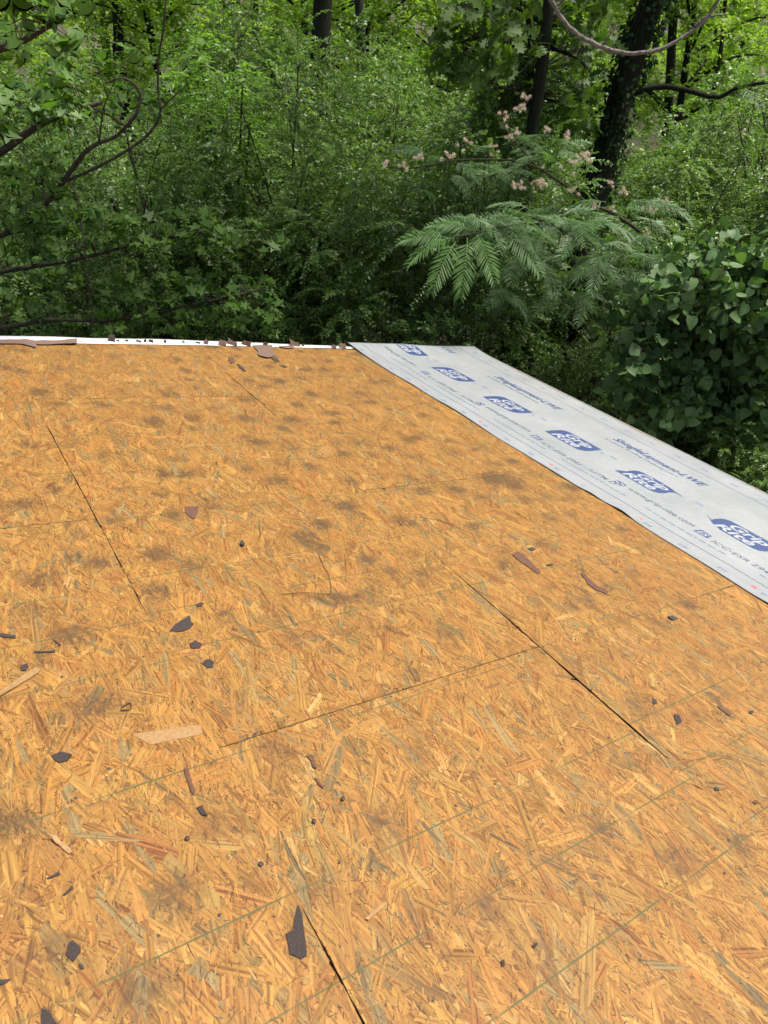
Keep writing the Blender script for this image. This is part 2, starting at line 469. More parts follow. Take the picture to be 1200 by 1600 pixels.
def strands(rect, joint, count, slivers, side=(0, 0)):
    x0, x1, y0, y1 = rect
    n = count + slivers
    sl = np.arange(n) >= count
    cx = RNG.uniform(x0, x1, n); cy = RNG.uniform(y0, y1, n)
    ang = RNG.normal(0, 0.42, n) + np.where(RNG.random(n) < 0.17, RNG.uniform(-1.6, 1.6, n), 0)
    kind = RNG.random(n)
    crack = sl & (kind < .58); fleck = sl & (kind >= .58) & (kind < .80)
    ang = np.where(crack, ang + RNG.normal(0, .45, n), ang)
    ln = np.where(sl, RNG.uniform(.006, .036, n), np.clip(RNG.lognormal(math.log(.098), .45, n), .025, .23))
    ln = np.where(crack, RNG.lognormal(math.log(.0085), .55, n).clip(.003, .034), ln)
    wd = np.where(sl, RNG.uniform(.0010, .0034, n), np.clip(RNG.lognormal(math.log(.024), .55, n), .005, .060))
    wd = np.where(crack, RNG.uniform(.0008, .0022, n), wd)
    big = (~sl) & (RNG.random(n) < .042)                         # long weathered grey-olive strands
    ln = np.where(big, RNG.uniform(.10, .20, n), ln); wd = np.where(big, RNG.uniform(.016, .040, n), wd)
    dx, dy = np.sin(ang), np.cos(ang)
    t = np.array([-.5, -.3, 0.02, .27, .5])
    prof = np.stack([RNG.uniform(.35, 1, n), RNG.uniform(.8, 1, n), np.ones(n), RNG.uniform(.8, 1, n), RNG.uniform(.35, 1, n)], 1)
    bow = RNG.normal(0, .05, n) * ln
    skew = np.clip(RNG.normal(0, .5, (n, 2)) * wd[:, None], -.085 * ln[:, None], .085 * ln[:, None])
    lon = np.repeat(t[None, :, None] * ln[:, None, None], 2, 2)            # n,5,2
    lat = (wd[:, None] * prof / 2)[:, :, None] * np.array([-1, 1])[None, None, :]
    lat = lat + (bow[:, None] * (0.25 - t ** 2)[None, :])[:, :, None]
    lat = lat + RNG.normal(0, .03, (n, 5, 2)) * wd[:, None, None]
    lon[:, 0, 0] += skew[:, 0]; lon[:, 0, 1] -= skew[:, 0]
    lon[:, 4, 0] += skew[:, 1]; lon[:, 4, 1] -= skew[:, 1]
    x = cx[:, None, None] + lon * dx[:, None, None] + lat * dy[:, None, None]
    y = cy[:, None, None] + lon * dy[:, None, None] - lat * dx[:, None, None]
    h = np.where(sl, RNG.uniform(.00050, .0009, n), RNG.uniform(.00015, .0007, n))
    tilt = RNG.normal(0, .008, n); tl = RNG.normal(0, .0010, n)
    z = h[:, None, None] + np.clip(lat * tilt[:, None, None] + lon * tl[:, None, None], -.0002, .0002)
    jag = RNG.normal(0, .0007, n)[:, None, None]
    y = np.clip(y, y0 + np.abs(jag), y1 - np.abs(jag))
    x = np.clip(x, x0 + seam_inset(y, side[0]) - jag, x1 - seam_inset(y, side[1]) + jag)
    verts = np.stack([x, y, np.maximum(z, (.00005 + .00015 * RNG.random(n))[:, None, None] + .00002 * np.arange(5)[None, :, None])], -1).reshape(-1, 3)
    b = (np.arange(n) * 10)[:, None]
    q = np.concatenate([np.stack([b[:, 0] + 2 * k, b[:, 0] + 2 * k + 1, b[:, 0] + 2 * k + 3, b[:, 0] + 2 * k + 2], 1) for k in range(4)])
    ci = RNG.choice(len(PAL), n, p=PALW / PALW.sum())
    col = (PAL[ci] * .72 + PAL[2] * .28) * RNG.uniform(.80, 1.15, n)[:, None] * (1 + RNG.normal(0, .03, (n, 3)))
    col[crack] = np.array([.050, .023, .008]) * RNG.uniform(.5, 1.7, crack.sum())[:, None]
    col[fleck] *= np.array([1.10, 1.16, 1.26])
    col[big] = np.array([.135, .100, .042]) * RNG.uniform(.75, 1.35, big.sum())[:, None]
    col4 = np.ones((n, 10, 4)); col4[:, :, :3] = np.clip(col, 0, .8)[:, None, :]
    seed = RNG.uniform(0, 400, n)
    grain = np.stack([lon.reshape(n, 10), lat.reshape(n, 10) * RNG.uniform(.7, 1.3, n)[:, None], np.repeat(seed[:, None], 10, 1)], -1)
    return verts, q, dict(col=('FLOAT_COLOR', 'POINT', col4.reshape(-1, 4)),
                          grain=('FLOAT_VECTOR', 'POINT', grain.reshape(-1, 3)),
                          lu=('FLOAT', 'POINT', verts[:, 1] - joint),
                          stain=('FLOAT', 'POINT', stain_at(verts[:, 0], verts[:, 1])))


def panel(rect, joint):
    """one sheathing sheet with real thickness; a gridded top carries the stain field"""
    x0, x1, y0, y1 = rect
    nx, ny = 8, max(4, int((y1 - y0) / .15))
    xs, ys = np.linspace(x0, x1, nx), np.linspace(y0, y1, ny)
    XX, YY = np.meshgrid(xs, ys, indexing='ij')
    top = np.stack([XX, YY, np.zeros_like(XX)], -1).reshape(-1, 3)
    ids = (np.arange(nx - 1)[:, None] * ny + np.arange(ny - 1)[None, :]).ravel()
    f = [np.stack([ids, ids + ny, ids + ny + 1, ids + 1], 1)]
    k = len(top)
    c = [(x0, y0), (x1, y0), (x1, y1), (x0, y1)]
    low = np.array([(a, b, -.0180) for a, b in c]); up = np.array([(a, b, 0) for a, b in c])
    side = np.array([[k + j, k + (j + 1) % 4, k + 4 + (j + 1) % 4, k + 4 + j] for j in range(4)])
    f += [side, np.array([[k + 3, k + 2, k + 1, k]])]
    v = np.concatenate([top, low, up])
    me = np_mesh('osb_panel', v, f, m_panel, dict(lu=('FLOAT', 'POINT', v[:, 1] - joint), stain=('FLOAT', 'POINT', stain_at(v[:, 0], v[:, 1]))))
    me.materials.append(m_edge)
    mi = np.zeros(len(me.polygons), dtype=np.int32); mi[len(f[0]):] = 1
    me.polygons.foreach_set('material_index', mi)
    return link('osb_panel', me, house)


for ci in range(6):
    cuts = [-2.6] + [j for j in joints[ci] if j > -2.6] + [RAKE]
    for a, b in zip(cuts[:-1], cuts[1:]):
        g0 = RNG.uniform(.0006, .0012); g1 = RNG.uniform(.0006, .0012)
        rect = [seams[ci] + (.0050 if ci == 3 else .0022), seams[ci + 1] - (.0050 if ci == 2 else .0022), a + g0, b - g1]
        jn = a if a > -2.5 else b
        if ci == 0: jn += .11
        o = panel(rect, jn)
        lo, hi = max(rect[2], -0.55), rect[3]
        if ci in (1, 2, 3) or (ci == 0 and False):
            if hi > lo:
                r2 = [rect[0], rect[1], lo, hi]
                area = (r2[1] - r2[0]) * (hi - lo)
                v, q, at_ = strands(r2, jn, int(area * 2700), int(area * 12500), (ci, ci + 1))
                tag(link('wood_strands', np_mesh('wood_strands', v, [q], m_strand, at_), o), kind='stuff')
        elif ci == 4 and hi > 0:
            r2 = [rect[0], rect[0] + .25, max(lo, 0), hi]
            area = (r2[1] - r2[0]) * (hi - r2[2])
            v, q, at_ = strands(r2, jn, int(area * 3000), int(area * 2000))
            tag(link('wood_strands', np_mesh('wood_strands', v, [q], m_strand, at_), o), kind='stuff')

# fascia boards, drip edge, wall below the overhang
tag(link('eave_fascia', box_mesh('eave_fascia', (EAVE - .004, -2.6, -.20), (EAVE + .02, RAKE + .02, -.012), m_trim), house))
link('rake_fascia', box_mesh('rake_fascia', (-1.83, RAKE + .002, -.20), (EAVE - .006, RAKE + .026, -.012), m_trim), house)
link('drip_edge', box_mesh('drip_edge', (EAVE - .03, -2.6, -.010), (EAVE + .034, RAKE + .05, -.0005), m_drip, .001), house)
wbm = bmesh.new()
MRi = MR.inverted()
c0 = [(-1.80, -2.5), (EAVE - .42, -2.5), (EAVE - .42, RAKE - .32), (-1.80, RAKE - .32)]
tops = [Vector((a, b, -.014)) for a, b in c0]
lows = [MRi @ Vector(((MR @ t).x, (MR @ t).y, -0.05)) for t in tops]
tv = [wbm.verts.new(t) for t in tops]; lv = [wbm.verts.new(t) for t in lows]
for j in range(4):
    wbm.faces.new((lv[j], lv[(j + 1) % 4], tv[(j + 1) % 4], tv[j]))
wme = bpy.data.meshes.new('wall'); wbm.to_mesh(wme); wbm.free(); wme.materials.append(m_wall)
link('wall', wme, house)

# nail heads (pressed flush, many) and two proud nails
nv, nf = [], []
nr = random.Random(9)


def disc(x, y, r, z0, z1, nn=7):
    k = len(nv)
    for j in range(nn):
        a = 2 * math.pi * j / nn
        nv.append((x + r * math.cos(a), y + r * math.sin(a), z0))
    for j in range(nn):
        a = 2 * math.pi * j / nn
        nv.append((x + r * .85 * math.cos(a), y + r * .85 * math.sin(a), z1))
    nv.append((x, y, z1))
    for j in range(nn):
        a, b = k + j, k + (j + 1) % nn
        nf.append((a, b, b + nn)); nf.append((a, b + nn, a + nn)); nf.append((k + nn + j, k + nn + (j + 1) % nn, k + 2 * nn))


for yy in [0.37, 0.78, 1.19, 1.6, 2.02, 2.43, 2.84, 3.25, 3.7, 4.1, 4.5]:
    for xx in np.arange(-.5, 3.15, .2):
        if nr.random() < .62:
            disc(xx + nr.uniform(-.06, .06), yy + nr.uniform(-.012, .012), nr.uniform(.003, .0046), .0008, .0022)
for k in range(70):
    disc(nr.uniform(-.5, 3.1), nr.uniform(0, 4.6), nr.uniform(.002, .0042), .0008, .0024)
tag(link('nail_heads', np_mesh('nail_heads', np.array(nv), [np.array(nf)], m_nail), house), kind='stuff')
for px, py in ((292, 1312), (407, 1352), (490, 1285), (535, 1250)):
    nv, nf = [], []
    disc(0, 0, .0055, .004, .0062, 12)
    disc(0, 0, .0018, -.002, .0041, 8)
    o = link('nail', np_mesh('nail', np.array(nv), [np.array(nf)], m_nail), house)
    x, y = on_roof(px, py)
    o.location = (x, y, .001)

# ------------------------------------------------------------------ underlayment sheet, printed
def sheet_z(x, y):
    z = .0052 + .0028 * np.sin(x * 5.1 + y * 2.3) * np.cos(y * 3.7 - x * 1.1) + .0010 * np.sin(x * 13.0 - y * 8.5) + .0010 * np.sin(x * 4.0 + y * 15.0) * np.sin(y * 2.1)
    t = np.maximum(y - 4.56, 0)
    z = z + 0.13 * t ** 1.2 * (0.80 + .2 * np.sin(x * 7))
    e = np.maximum(x - 4.60, 0)
    return z - e * e * 9.0


def sheet_edge(y):
    return 3.185 + .006 * np.sin(y * 4.1) + .004 * np.sin(y * 9.7 + 1) + .006 * np.exp(-((y - 1.9) / .12) ** 2)


NX, NY = 60, 240
ty = np.linspace(-.9, 4.83, NY)
XX = np.zeros((NX, NY)); YY = np.zeros((NX, NY))
for j in range(NY):
    e0 = sheet_edge(ty[j]); e1 = EAVE + .045 + .006 * math.sin(ty[j] * 5) + .004 * math.sin(ty[j] * 17)
    XX[:, j] = np.linspace(e0, e1, NX)
    YY[:, j] = ty[j] + (.012 * np.sin(XX[:, j] * 6) if ty[j] > 4.7 else 0)
ZZ = sheet_z(XX, YY)
lift = np.exp(-((YY - 1.9) / .07) ** 2) * .010 + np.exp(-((YY - 2.12) / .06) ** 2) * .007 + np.exp(-((YY - .95) / .08) ** 2) * .008
ZZ = ZZ + lift * np.exp(-((XX - 3.18) / .06) ** 2)
ids = (np.arange(NX - 1)[:, None] * NY + np.arange(NY - 1)[None, :]).ravel()
sf = np.stack([ids, ids + NY, ids + NY + 1, ids + 1], 1)
sheet = link('underlayment_sheet', np_mesh('underlayment_sheet', np.stack([XX, YY, ZZ], -1).reshape(-1, 3), [sf], m_sheet, smooth=True))
sheet.matrix_world = MR
md = sheet.modifiers.new('thickness', 'SOLIDIFY'); md.thickness = .0011; md.offset = 1.0
tag(sheet, 'pale grey printed roofing underlayment sheet with blue logos along the right edge of the roof', 'underlayment')
TOPZ = .0011


def print_mesh(name, bm, mat, lift_=.0005):
    """flat artwork in sheet coordinates -> cut into short pieces and laid onto the sheet surface"""
    xs = [v.co.x for v in bm.verts]; ys = [v.co.y for v in bm.verts]
    for ax, lo, hi in ((0, min(xs), max(xs)), (1, min(ys), max(ys))):
        k = math.ceil(lo / .05) * .05
        while k < hi:
            no = Vector((1, 0, 0)) if ax == 0 else Vector((0, 1, 0))
            bmesh.ops.bisect_plane(bm, geom=bm.verts[:] + bm.edges[:] + bm.faces[:], plane_co=no * k, plane_no=no, dist=1e-6)
            k += .05
    if max(ys) > 4.80:
        bmesh.ops.bisect_plane(bm, geom=bm.verts[:] + bm.edges[:] + bm.faces[:], plane_co=(0, 4.812, 0), plane_no=(0, 1, 0), clear_outer=True)
    for v in bm.verts:
        v.co.z = float(sheet_z(np.float64(v.co.x), np.float64(v.co.y))) + TOPZ + lift_
    me = bpy.data.meshes.new(name)
    bm.to_mesh(me); bm.free()
    me.materials.append(mat)
    return link(name, me, sheet)


def text_bm(body, x, y, size, length=None, bold=0.0, shear=0.0):
    """text reading towards -y with letter tops towards +x, baseline start at (x, y)"""
    cu = bpy.data.curves.new('lettering', 'FONT')
    cu.body = body; cu.size = 1.0; cu.offset = bold; cu.shear = shear; cu.resolution_u = 3
    o = bpy.data.objects.new('lettering', cu)
    COL.objects.link(o)
    dg = bpy.context.evaluated_depsgraph_get()
    me = o.evaluated_get(dg).to_mesh()
    bm = bmesh.new(); bm.from_mesh(me)
    o.evaluated_get(dg).to_mesh_clear()
    bpy.data.objects.remove(o); bpy.data.curves.remove(cu)
    w = max(v.co.x for v in bm.verts) - min(v.co.x for v in bm.verts)
    sx = (length / w) if length else size
    for v in bm.verts:
        v.co = Vector((x + v.co.y * size, y - v.co.x * sx, 0))
    bmesh.ops.reverse_faces(bm, faces=[f for f in bm.faces if f.normal.z < 0]) if bm.faces else None
    return bm


def poly_bm(pts_list):
    bm = bmesh.new()
    for pts in pts_list:
        f = bm.faces.new([bm.verts.new((a, b, 0)) for a, b in pts])
        f.normal_update()
        if f.normal.z < 0: f.normal_flip()
    bmesh.ops.triangulate(bm, faces=bm.faces[:])
    return bm


def logo_outline(tail):
    W, H = .345, .205                                  # a: reading direction, b: letter-top direction
    pts = []
    pts += [(0, 0)]
    if tail == 'wave':
        pts += [(.012, .050), (.030, .085), (.026, .125), (.030, .170), (.046, .196), (.075, H)]
    else:
        pts += [(-.002, .10), (.003, .155), (.018, .185), (.042, .201), (.075, H)]
    if tail == 'wave':
        pts += [(.22, .205), (.30, .192), (.345, .176), (.385, .172), (.388, .166), (.345, .160), (.330, .12), (.333, .07), (.320, .030), (.295, .008), (.262, 0)]
    else:
        pts += [(.25, .206), (W, .208), (W + .002, .10), (W - .005, .05), (W - .022, .018), (W - .05, .002), (.25, 0)]
    if tail == 'left':
        pts = [(-.055, .100), (-.05, .092), (.000, .068)] + pts[1:]
        pts = pts + [(.10, .0), (.03, .030)]
        pts[3] = (-.002, .10)
    return pts


for cy, kind in ((4.76, 'plain'), (4.115, 'plain'), (3.45, 'plain'), (2.785, 'plain'), (2.163, 'wave'), (1.506, 'left'), (.86, 'wave')):
    y0, x0 = cy + .172, 3.672
    lg = print_mesh('logo', poly_bm([[(x0 + b, y0 - a) for a, b in logo_outline(kind)]]), m_ink)
    for body, bx, ay, ln, hgt in (('Grip', .108, .070, .225, .116), ('Rite', .018, .036, .232, .112)):
        t = print_mesh('lettering', text_bm(body, x0 + bx, y0 - ay, hgt, ln, .024, .18), m_sheetw, .0009)
        t.parent = lg
    print_mesh('lettering', text_bm('\u00ae', x0 + .14, cy - .205, .04), m_ink_grey)
for y0 in (5.36, 4.06, 2.765, 1.47):
    if y0 < 5:
        print_mesh('lettering', text_bm('ShingleLayment-LWE', 4.175, y0, .108, .745, .026, .25), m_ink)
        print_mesh('lettering', text_bm('Synthetic Roofing Underlayment', 4.105, y0 + .02, .042, .62, .006), m_ink_dark)
    else:
        print_mesh('lettering', text_bm('LWE', 4.175, 4.80, .100, .15, .012, .25), m_ink)
for y0 in (4.78, 3.42, 2.115, .82):
    print_mesh('lettering', text_bm('www.grip-rite.com', 3.515, y0, .066, .455, .008, .15), m_ink_dark)
    ring = []
    for a0 in range(16):
        a, b = a0 * math.tau / 16, (a0 + 1) * math.tau / 16
        if 3 <= a0 <= 4 or 11 <= a0 <= 12: continue
        cxx, cyy = 3.53, y0 + .062
        ring.append([(cxx + .030 * math.cos(a), cyy + .042 * math.sin(a)), (cxx + .030 * math.cos(b), cyy + .042 * math.sin(b)),
                     (cxx + .019 * math.cos(b), cyy + .027 * math.sin(b)), (cxx + .019 * math.cos(a), cyy + .027 * math.sin(a))])
    ring.append([(3.512, y0 + .048), (3.519, y0 + .042), (3.549, y0 + .076), (3.541, y0 + .082)])
    print_mesh('emblem', poly_bm(ring), m_ink)
for y0 in (4.17, 2.90, 1.615):
    em = print_mesh('emblem', poly_bm([[(3.475, y0 + .01), (3.475, y0 - .075), (3.533, y0 - .07), (3.54, y0 + .0)]]), m_ink)
    t = print_mesh('lettering', text_bm('ES', 3.484, y0 + .0, .056, .062, .02, .2), m_sheetw, .0009)
    t.parent = em
    print_mesh('lettering', text_bm('ICC-ESR 2945 - ASTM D', 3.463, y0 - .10, .058, .62, .004, .15), m_ink_dark)
# fine print too small to read, rules and small registration marks
pr_ = random.Random(3)
fine = []
for y0 in (4.5, 3.86, 3.2, 2.55, 1.9, 1.2):
    yy = y0
    while yy > y0 - .50:
        w = pr_.uniform(.012, .05)
        fine.append([(3.403, yy), (3.403, yy - w), (3.418, yy - w), (3.418, yy)])
        yy -= w + .010
tag(print_mesh('fine_print', poly_bm(fine), m_ink_grey), kind='stuff')
rules = []
for yy in np.arange(-.6, 4.8, .09):
    rules.append([(3.317, yy), (3.3225, yy), (3.3225, yy + .09), (3.317, yy + .09)])
    rules.append([(4.394, yy), (4.399, yy), (4.399, yy + .09), (4.394, yy + .09)])
tag(print_mesh('printed_rule', poly_bm(rules), m_ink_dark), kind='stuff')
marks, reds = [], []
for k, yy in enumerate(np.arange(.2, 4.85, .225)):
    for xx in (3.235, 4.49):
        for q in range(3):
            a = yy - q * .017 + pr_.uniform(-.003, .003); w = pr_.uniform(.008, .014)
            marks.append([(xx - .012, a), (xx - .012, a - w), (xx + .012, a - w - .004), (xx + .012, a - .004)])
        if k % 3 == 1 and xx < 4:
            reds.append([(xx + .002, yy + .05), (xx + .022, yy + .055), (xx + .026, yy + .028), (xx + .006, yy + .022)])
for yy in np.arange(.56, 4.8, .655):
    for q in range(3):
        a = yy - q * .020
        marks.append([(3.85, a), (3.85, a - .014), (3.875, a - .018), (3.875, a - .004)])
tag(print_mesh('registration_marks', poly_bm(marks), m_ink_grey), kind='stuff')
tag(print_mesh('red_marks', poly_bm(reds), m_ink_red), kind='stuff')

# white lap beyond the rake
lapv, lapf = [], []
lr = random.Random(8)
ks = np.linspace(-1.8, 3.22, 60)
for x in ks:
    yfar = float(np.interp(x, [-1.8, .6, 1.85, 3.3], [4.74, 4.765, 4.81, 4.775])) + lr.uniform(-.003, .003)
    ynear = float(np.interp(x, [-1.8, .6, 1.85, 3.3], [4.60, 4.645, 4.705, 4.735]))
    for yy, zz in ((ynear, .0030), ((ynear + yfar) / 2, .0042), (yfar, .005 + .0015 * math.sin(x * 9))):
        lapv.append((x, yy, zz))
for k in range(len(ks) - 1):
    for q in range(2):
        a = k * 3 + q
        lapf.append((a, a + 3, a + 4, a + 1))
lap = link('underlayment_strip', np_mesh('underlayment_strip', np.array(lapv), [np.array(lapf)], m_trim, smooth=True))
lap.matrix_world = MR
md = lap.modifiers.new('thickness', 'SOLIDIFY'); md.thickness = .0015; md.offset = 1
tag(lap, 'narrow white underlayment strip along the far roof edge beneath the shingle scraps', 'underlayment')

# ------------------------------------------------------------------ debris on the deck
dr = random.Random(21)


def scrap(name, pts, mat, label, cat, group=None, thick=.0020, curl=.06, rise=.0022, scale=None, off=(0, 0), rough=True):
    """pts in photo pixels (traced), laid out at true size on the deck with thickness and curl"""
    P2 = [on_roof(x * (scale or 1) + off[0], y * (scale or 1) + off[1]) for x, y in pts]
    cx = sum(p[0] for p in P2) / len(P2); cy = sum(p[1] for p in P2) / len(P2)
    P2 = [(p[0] - cx, p[1] - cy) for p in P2]
    size = max(max(abs(a), abs(b)) for a, b in P2)
    ring = []
    for k in range(len(P2)):
        a, b = P2[k], P2[(k + 1) % len(P2)]
        ring.append(a)
        d = math.hypot(b[0] - a[0], b[1] - a[1])
        nseg = max(1, int(d / (.011 if rough else .05)))
        for q in range(1, min(nseg, 5)):
            t = q / min(nseg, 5)
            j = dr.uniform(-.15, .15) * d / min(nseg, 5) if rough else 0
            ring.append((a[0] + (b[0] - a[0]) * t + (b[1] - a[1]) / d * j, a[1] + (b[1] - a[1]) * t - (b[0] - a[0]) / d * j))
    bm = bmesh.new()
    ca = dr.uniform(0, math.tau)
    vs = []
    for a, b in ring:
        s = (a * math.cos(ca) + b * math.sin(ca)) / max(size, 1e-4)
        vs.append(bm.verts.new((a, b, curl * size * max(0, s) ** 2)))
    f = bm.faces.new(vs)
    f.normal_update()
    if f.normal.z < 0: f.normal_flip()
    ex = bmesh.ops.extrude_face_region(bm, geom=[f])
    for v in ex['geom']:
        if isinstance(v, bmesh.types.BMVert): v.co.z += thick
    bmesh.ops.triangulate(bm, faces=[q for q in bm.faces if len(q.verts) > 4])
    bmesh.ops.recalc_face_normals(bm, faces=bm.faces[:])
    me = bpy.data.meshes.new(name)
    bm.to_mesh(me); bm.free()
    me.materials.append(mat)
    o = link(name, me)
    o.matrix_world = MR @ Matrix.Translation((cx, cy, rise))
    return tag(o, label, cat, group)


G_ = 'torn shingle scraps on the deck'
A, B4, B2, B3 = (0, 1180), (0, 1180), (0, 780), (600, 780)
S = lambda pts, mat, label, off, **k: scrap('shingle_scrap', pts, mat, label, 'shingle scrap', G_, scale=.5, off=off, **k)
S([(930, 470), (945, 510), (955, 590), (957, 630), (940, 640), (905, 625), (893, 560), (915, 550), (922, 500)], m_shingle, 'large dark notched shingle scrap with a long pointed tip, lying in the foreground', B4, curl=.06)
S([(225, 583), (250, 600), (253, 615), (235, 640), (228, 648), (205, 625), (215, 590)], m_shingle, 'dark five sided shingle scrap in the lower left corner area of the deck', B4, curl=.05)
S([(133, 792), (155, 805), (178, 842), (160, 862), (130, 852)], m_shingle, 'dark shingle scrap cut by the bottom edge of the picture at left', B4)
S([(160, 4), (194, -8), (226, 6), (210, 20), (184, 26)], m_shingle, 'small black almond shaped shingle flake near the left edge, above a printed line', B4, curl=.25)
S([(528, 415), (545, 395), (592, 368), (595, 385), (605, 393), (595, 405), (570, 415)], m_shingle, 'triangular dark shingle scrap below the end of the left panel seam', B2, curl=.08)
S([(592, 455), (610, 445), (632, 455), (625, 468), (600, 468)], m_shingle, 'small dark shingle flake on a printed line, just below the triangular scrap', B2, curl=.15)
S([(632, 515), (640, 505), (655, 503), (668, 512), (665, 528), (650, 530)], m_shingle, 'lowest of the three dark shingle flakes grouped below the left seam', B2, curl=.15)
S([(613, 332), (625, 325), (637, 328), (630, 337), (617, 338)], m_shingle, 'tiny dark shingle flake above and right of the triangular scrap', B2, curl=.1)
S([(577, 28), (590, 25), (620, 25), (618, 45), (605, 65), (590, 55), (580, 45)], m_shingle_red, 'rusty brown shingle scrap right of a long pale strand, mid deck', B2)
S([(65, 525), (85, 515), (90, 525), (80, 538), (65, 538)], m_shingle, 'small dark shingle flake beside the pale loose splinter at the left edge', B2, curl=.2)
S([(0, 421), (50, 429), (48, 437), (0, 431)], m_shingle, 'thin dark shingle sliver touching the left picture edge', B2)
S([(165, 441), (172, 443), (192, 459), (186, 462)], m_shingle, 'short dark sliver leaning down to the right, near a dark stain at left', B2, thick=.002)
S([(108, 478), (172, 476), (172, 481), (110, 483)], m_shingle, 'thin level dark sliver just under the short leaning sliver at left', B2, thick=.002)
S([(575, 42), (585, 50), (600, 90), (613, 110), (605, 128), (590, 100), (580, 70)], m_shingle_red, 'curled reddish brown sliver above a large triangular wood strand', B4, curl=.2)
S([(615, 165), (632, 160), (638, 175), (650, 195), (632, 190)], m_shingle, 'small brown hooked flake at the foot of the curled reddish sliver', B4, curl=.2)
S([(145, 388), (185, 365), (188, 375), (150, 390)], m_black, 'upper of two short black slivers lying side by side at lower left', B4)
S([(195, 440), (225, 410), (230, 418), (205, 440)], m_black, 'lower of two short black slivers lying side by side at lower left', B4)
S([(0, 705), (35, 703), (20, 715), (0, 722)], m_black, 'black crumb at the left picture edge near the bottom', B4)
S([(246, 655), (258, 657), (262, 672), (250, 670)], m_black, 'black crumb just below the five sided shingle scrap', B4)
S([(885, 368), (900, 365), (918, 375), (905, 381), (890, 376)], m_black, 'black flake on the right side of the deck beside a dark stain', B3, curl=.2)
S([(905, 675), (920, 680), (930, 697), (915, 706), (908, 690)], m_shingle, 'dark flake right of the wide open seam', B3, curl=.2)
S([(838, 624), (850, 630), (853, 640), (840, 646)], m_black, 'small black flake above a printed line, right of the wide open seam', B3, curl=.2)
S([(400, 175), (420, 165), (462, 200), (490, 230), (480, 235), (442, 207), (415, 190)], m_shingle_red, 'rusty long scrap left of another rusty scrap, mid right of the deck', B3, thick=.0015)
S([(615, 233), (630, 240), (662, 270), (700, 290), (695, 298), (660, 285), (635, 265)], m_shingle_red, 'rusty forked scrap in the middle right of the deck', B3, thick=.0015)
S([(450, 155), (463, 153), (472, 159), (458, 162)], m_black, 'tiny black flake above the left rusty long scrap', B3)
S([(505, 206), (520, 203), (530, 207), (515, 211)], m_black, 'tiny black flake just right of the left rusty long scrap', B3)
S([(1040, 648), (1052, 652), (1085, 676), (1080, 680), (1056, 664)], m_shingle_red, 'thin rusty sliver near the right picture edge', B3, thick=.0015)
S([(1140, 664), (1154, 663), (1150, 673), (1140, 672)], m_black, 'black crumb by the right picture edge beside a printed line', B3)
S([(955, 5), (975, 0), (985, 20), (990, 45), (978, 42), (972, 20)], m_shingle_red, 'upper rusty sliver of two in line, right of a grey green strand', B4, thick=.002)
S([(980, 75), (990, 72), (1012, 100), (1010, 108), (995, 95)], m_shingle_red, 'lower rusty sliver of two in line, right of a grey green strand', B4, thick=.002)
S([(750, 138), (759, 137), (763, 146), (757, 151), (750, 147)], m_black, 'black round lump on the deck in the middle distance', B2, thick=.010)
S([(460, 598), (476, 587), (478, 596), (468, 606)], m_shingle, 'small dark flake in the lower right near a grey stain', (600, 1180))
S([(364, 645), (374, 643), (376, 660), (367, 664)], m_shingle, 'small oval dark flake below another flake at lower right', (600, 1180))
S([(1030, 103), (1040, 102), (1047, 112), (1034, 113)], m_black, 'black speck like flake at right above the last printed line', (600, 1180))
S([(1150, 148), (1164, 142), (1172, 152), (1158, 156)], m_shingle_red, 'rusty flake close to the right picture edge above the last printed line', (600, 1180))
scrap('wood_splinter', [(0, 605), (110, 530), (126, 536), (120, 546), (0, 622)], m_splint, 'long pale loose wood splinter at the left picture edge', 'wood splinter', scale=.5, off=B2, thick=.004, rough=False)
scrap('wood_splinter', [(412, 735), (625, 706), (634, 735), (470, 768)], m_splint, 'broad pale wood splinter in the left half of the deck', 'wood splinter', scale=.5, off=B2, thick=.0007, rough=False, curl=0, rise=.0010)
scrap('wood_splinter', [(148, 262), (178, 262), (228, 306), (214, 312), (185, 285)], m_splint, 'curled pale splinter with a dark underside at lower left', 'wood splinter', scale=.5, off=B4, thick=.003, curl=.35)
scrap('wood_splinter', [(1140, 515), (1200, 460), (1206, 470), (1150, 520)], m_splint, 'thin pale splinter left of the wide seam in the lower middle', 'wood splinter', scale=.5, off=B4, thick=.002, rough=False)
# along the far edge
F6, F7 = 1 / 4.286, .25
T = lambda pts, mat, label, off, s, **k: scrap('shingle_scrap', pts, mat, label, 'shingle scrap', 'shingle scraps along the far roof edge', scale=s, off=off, **k)
T([(-60, 78), (60, 74), (180, 72), (235, 82), (515, 84), (517, 106), (300, 108), (245, 106), (240, 128), (205, 118), (150, 104), (-60, 100)], m_shingle_tan, 'long brown strip of leftover shingle along the far edge at left', (0, 515), F6, rise=.007)
T([(540, 104), (660, 101), (668, 140), (682, 168), (660, 180), (640, 184), (610, 180), (575, 168), (570, 140)], m_shingle_tan, 'largest brown shingle scrap hanging down from the far roof edge', (260, 515), F7, rise=.007)
T([(655, 184), (690, 178), (708, 206), (680, 204)], m_shingle, 'dark flake at the lower tip of the largest far scrap', (260, 515), F7)
T([(700, 110), (800, 108), (795, 124), (745, 124)], m_shingle_tan, 'flat grey brown scrap right of the largest far scrap', (260, 515), F7, rise=.008)
T([(712, 226), (730, 224), (758, 236), (735, 240)], m_shingle, 'small dark flake below the flat far scrap', (260, 515), F7)
T([(385, 175), (420, 180), (428, 205), (405, 218), (390, 200)], m_shingle_red, 'dull red flake on the deck left of the largest far scrap', (260, 515), F7)
T([(440, 218), (452, 216), (500, 262), (490, 266), (460, 245)], m_shingle, 'thin dark sliver slanting along the far seam', (260, 515), F7)


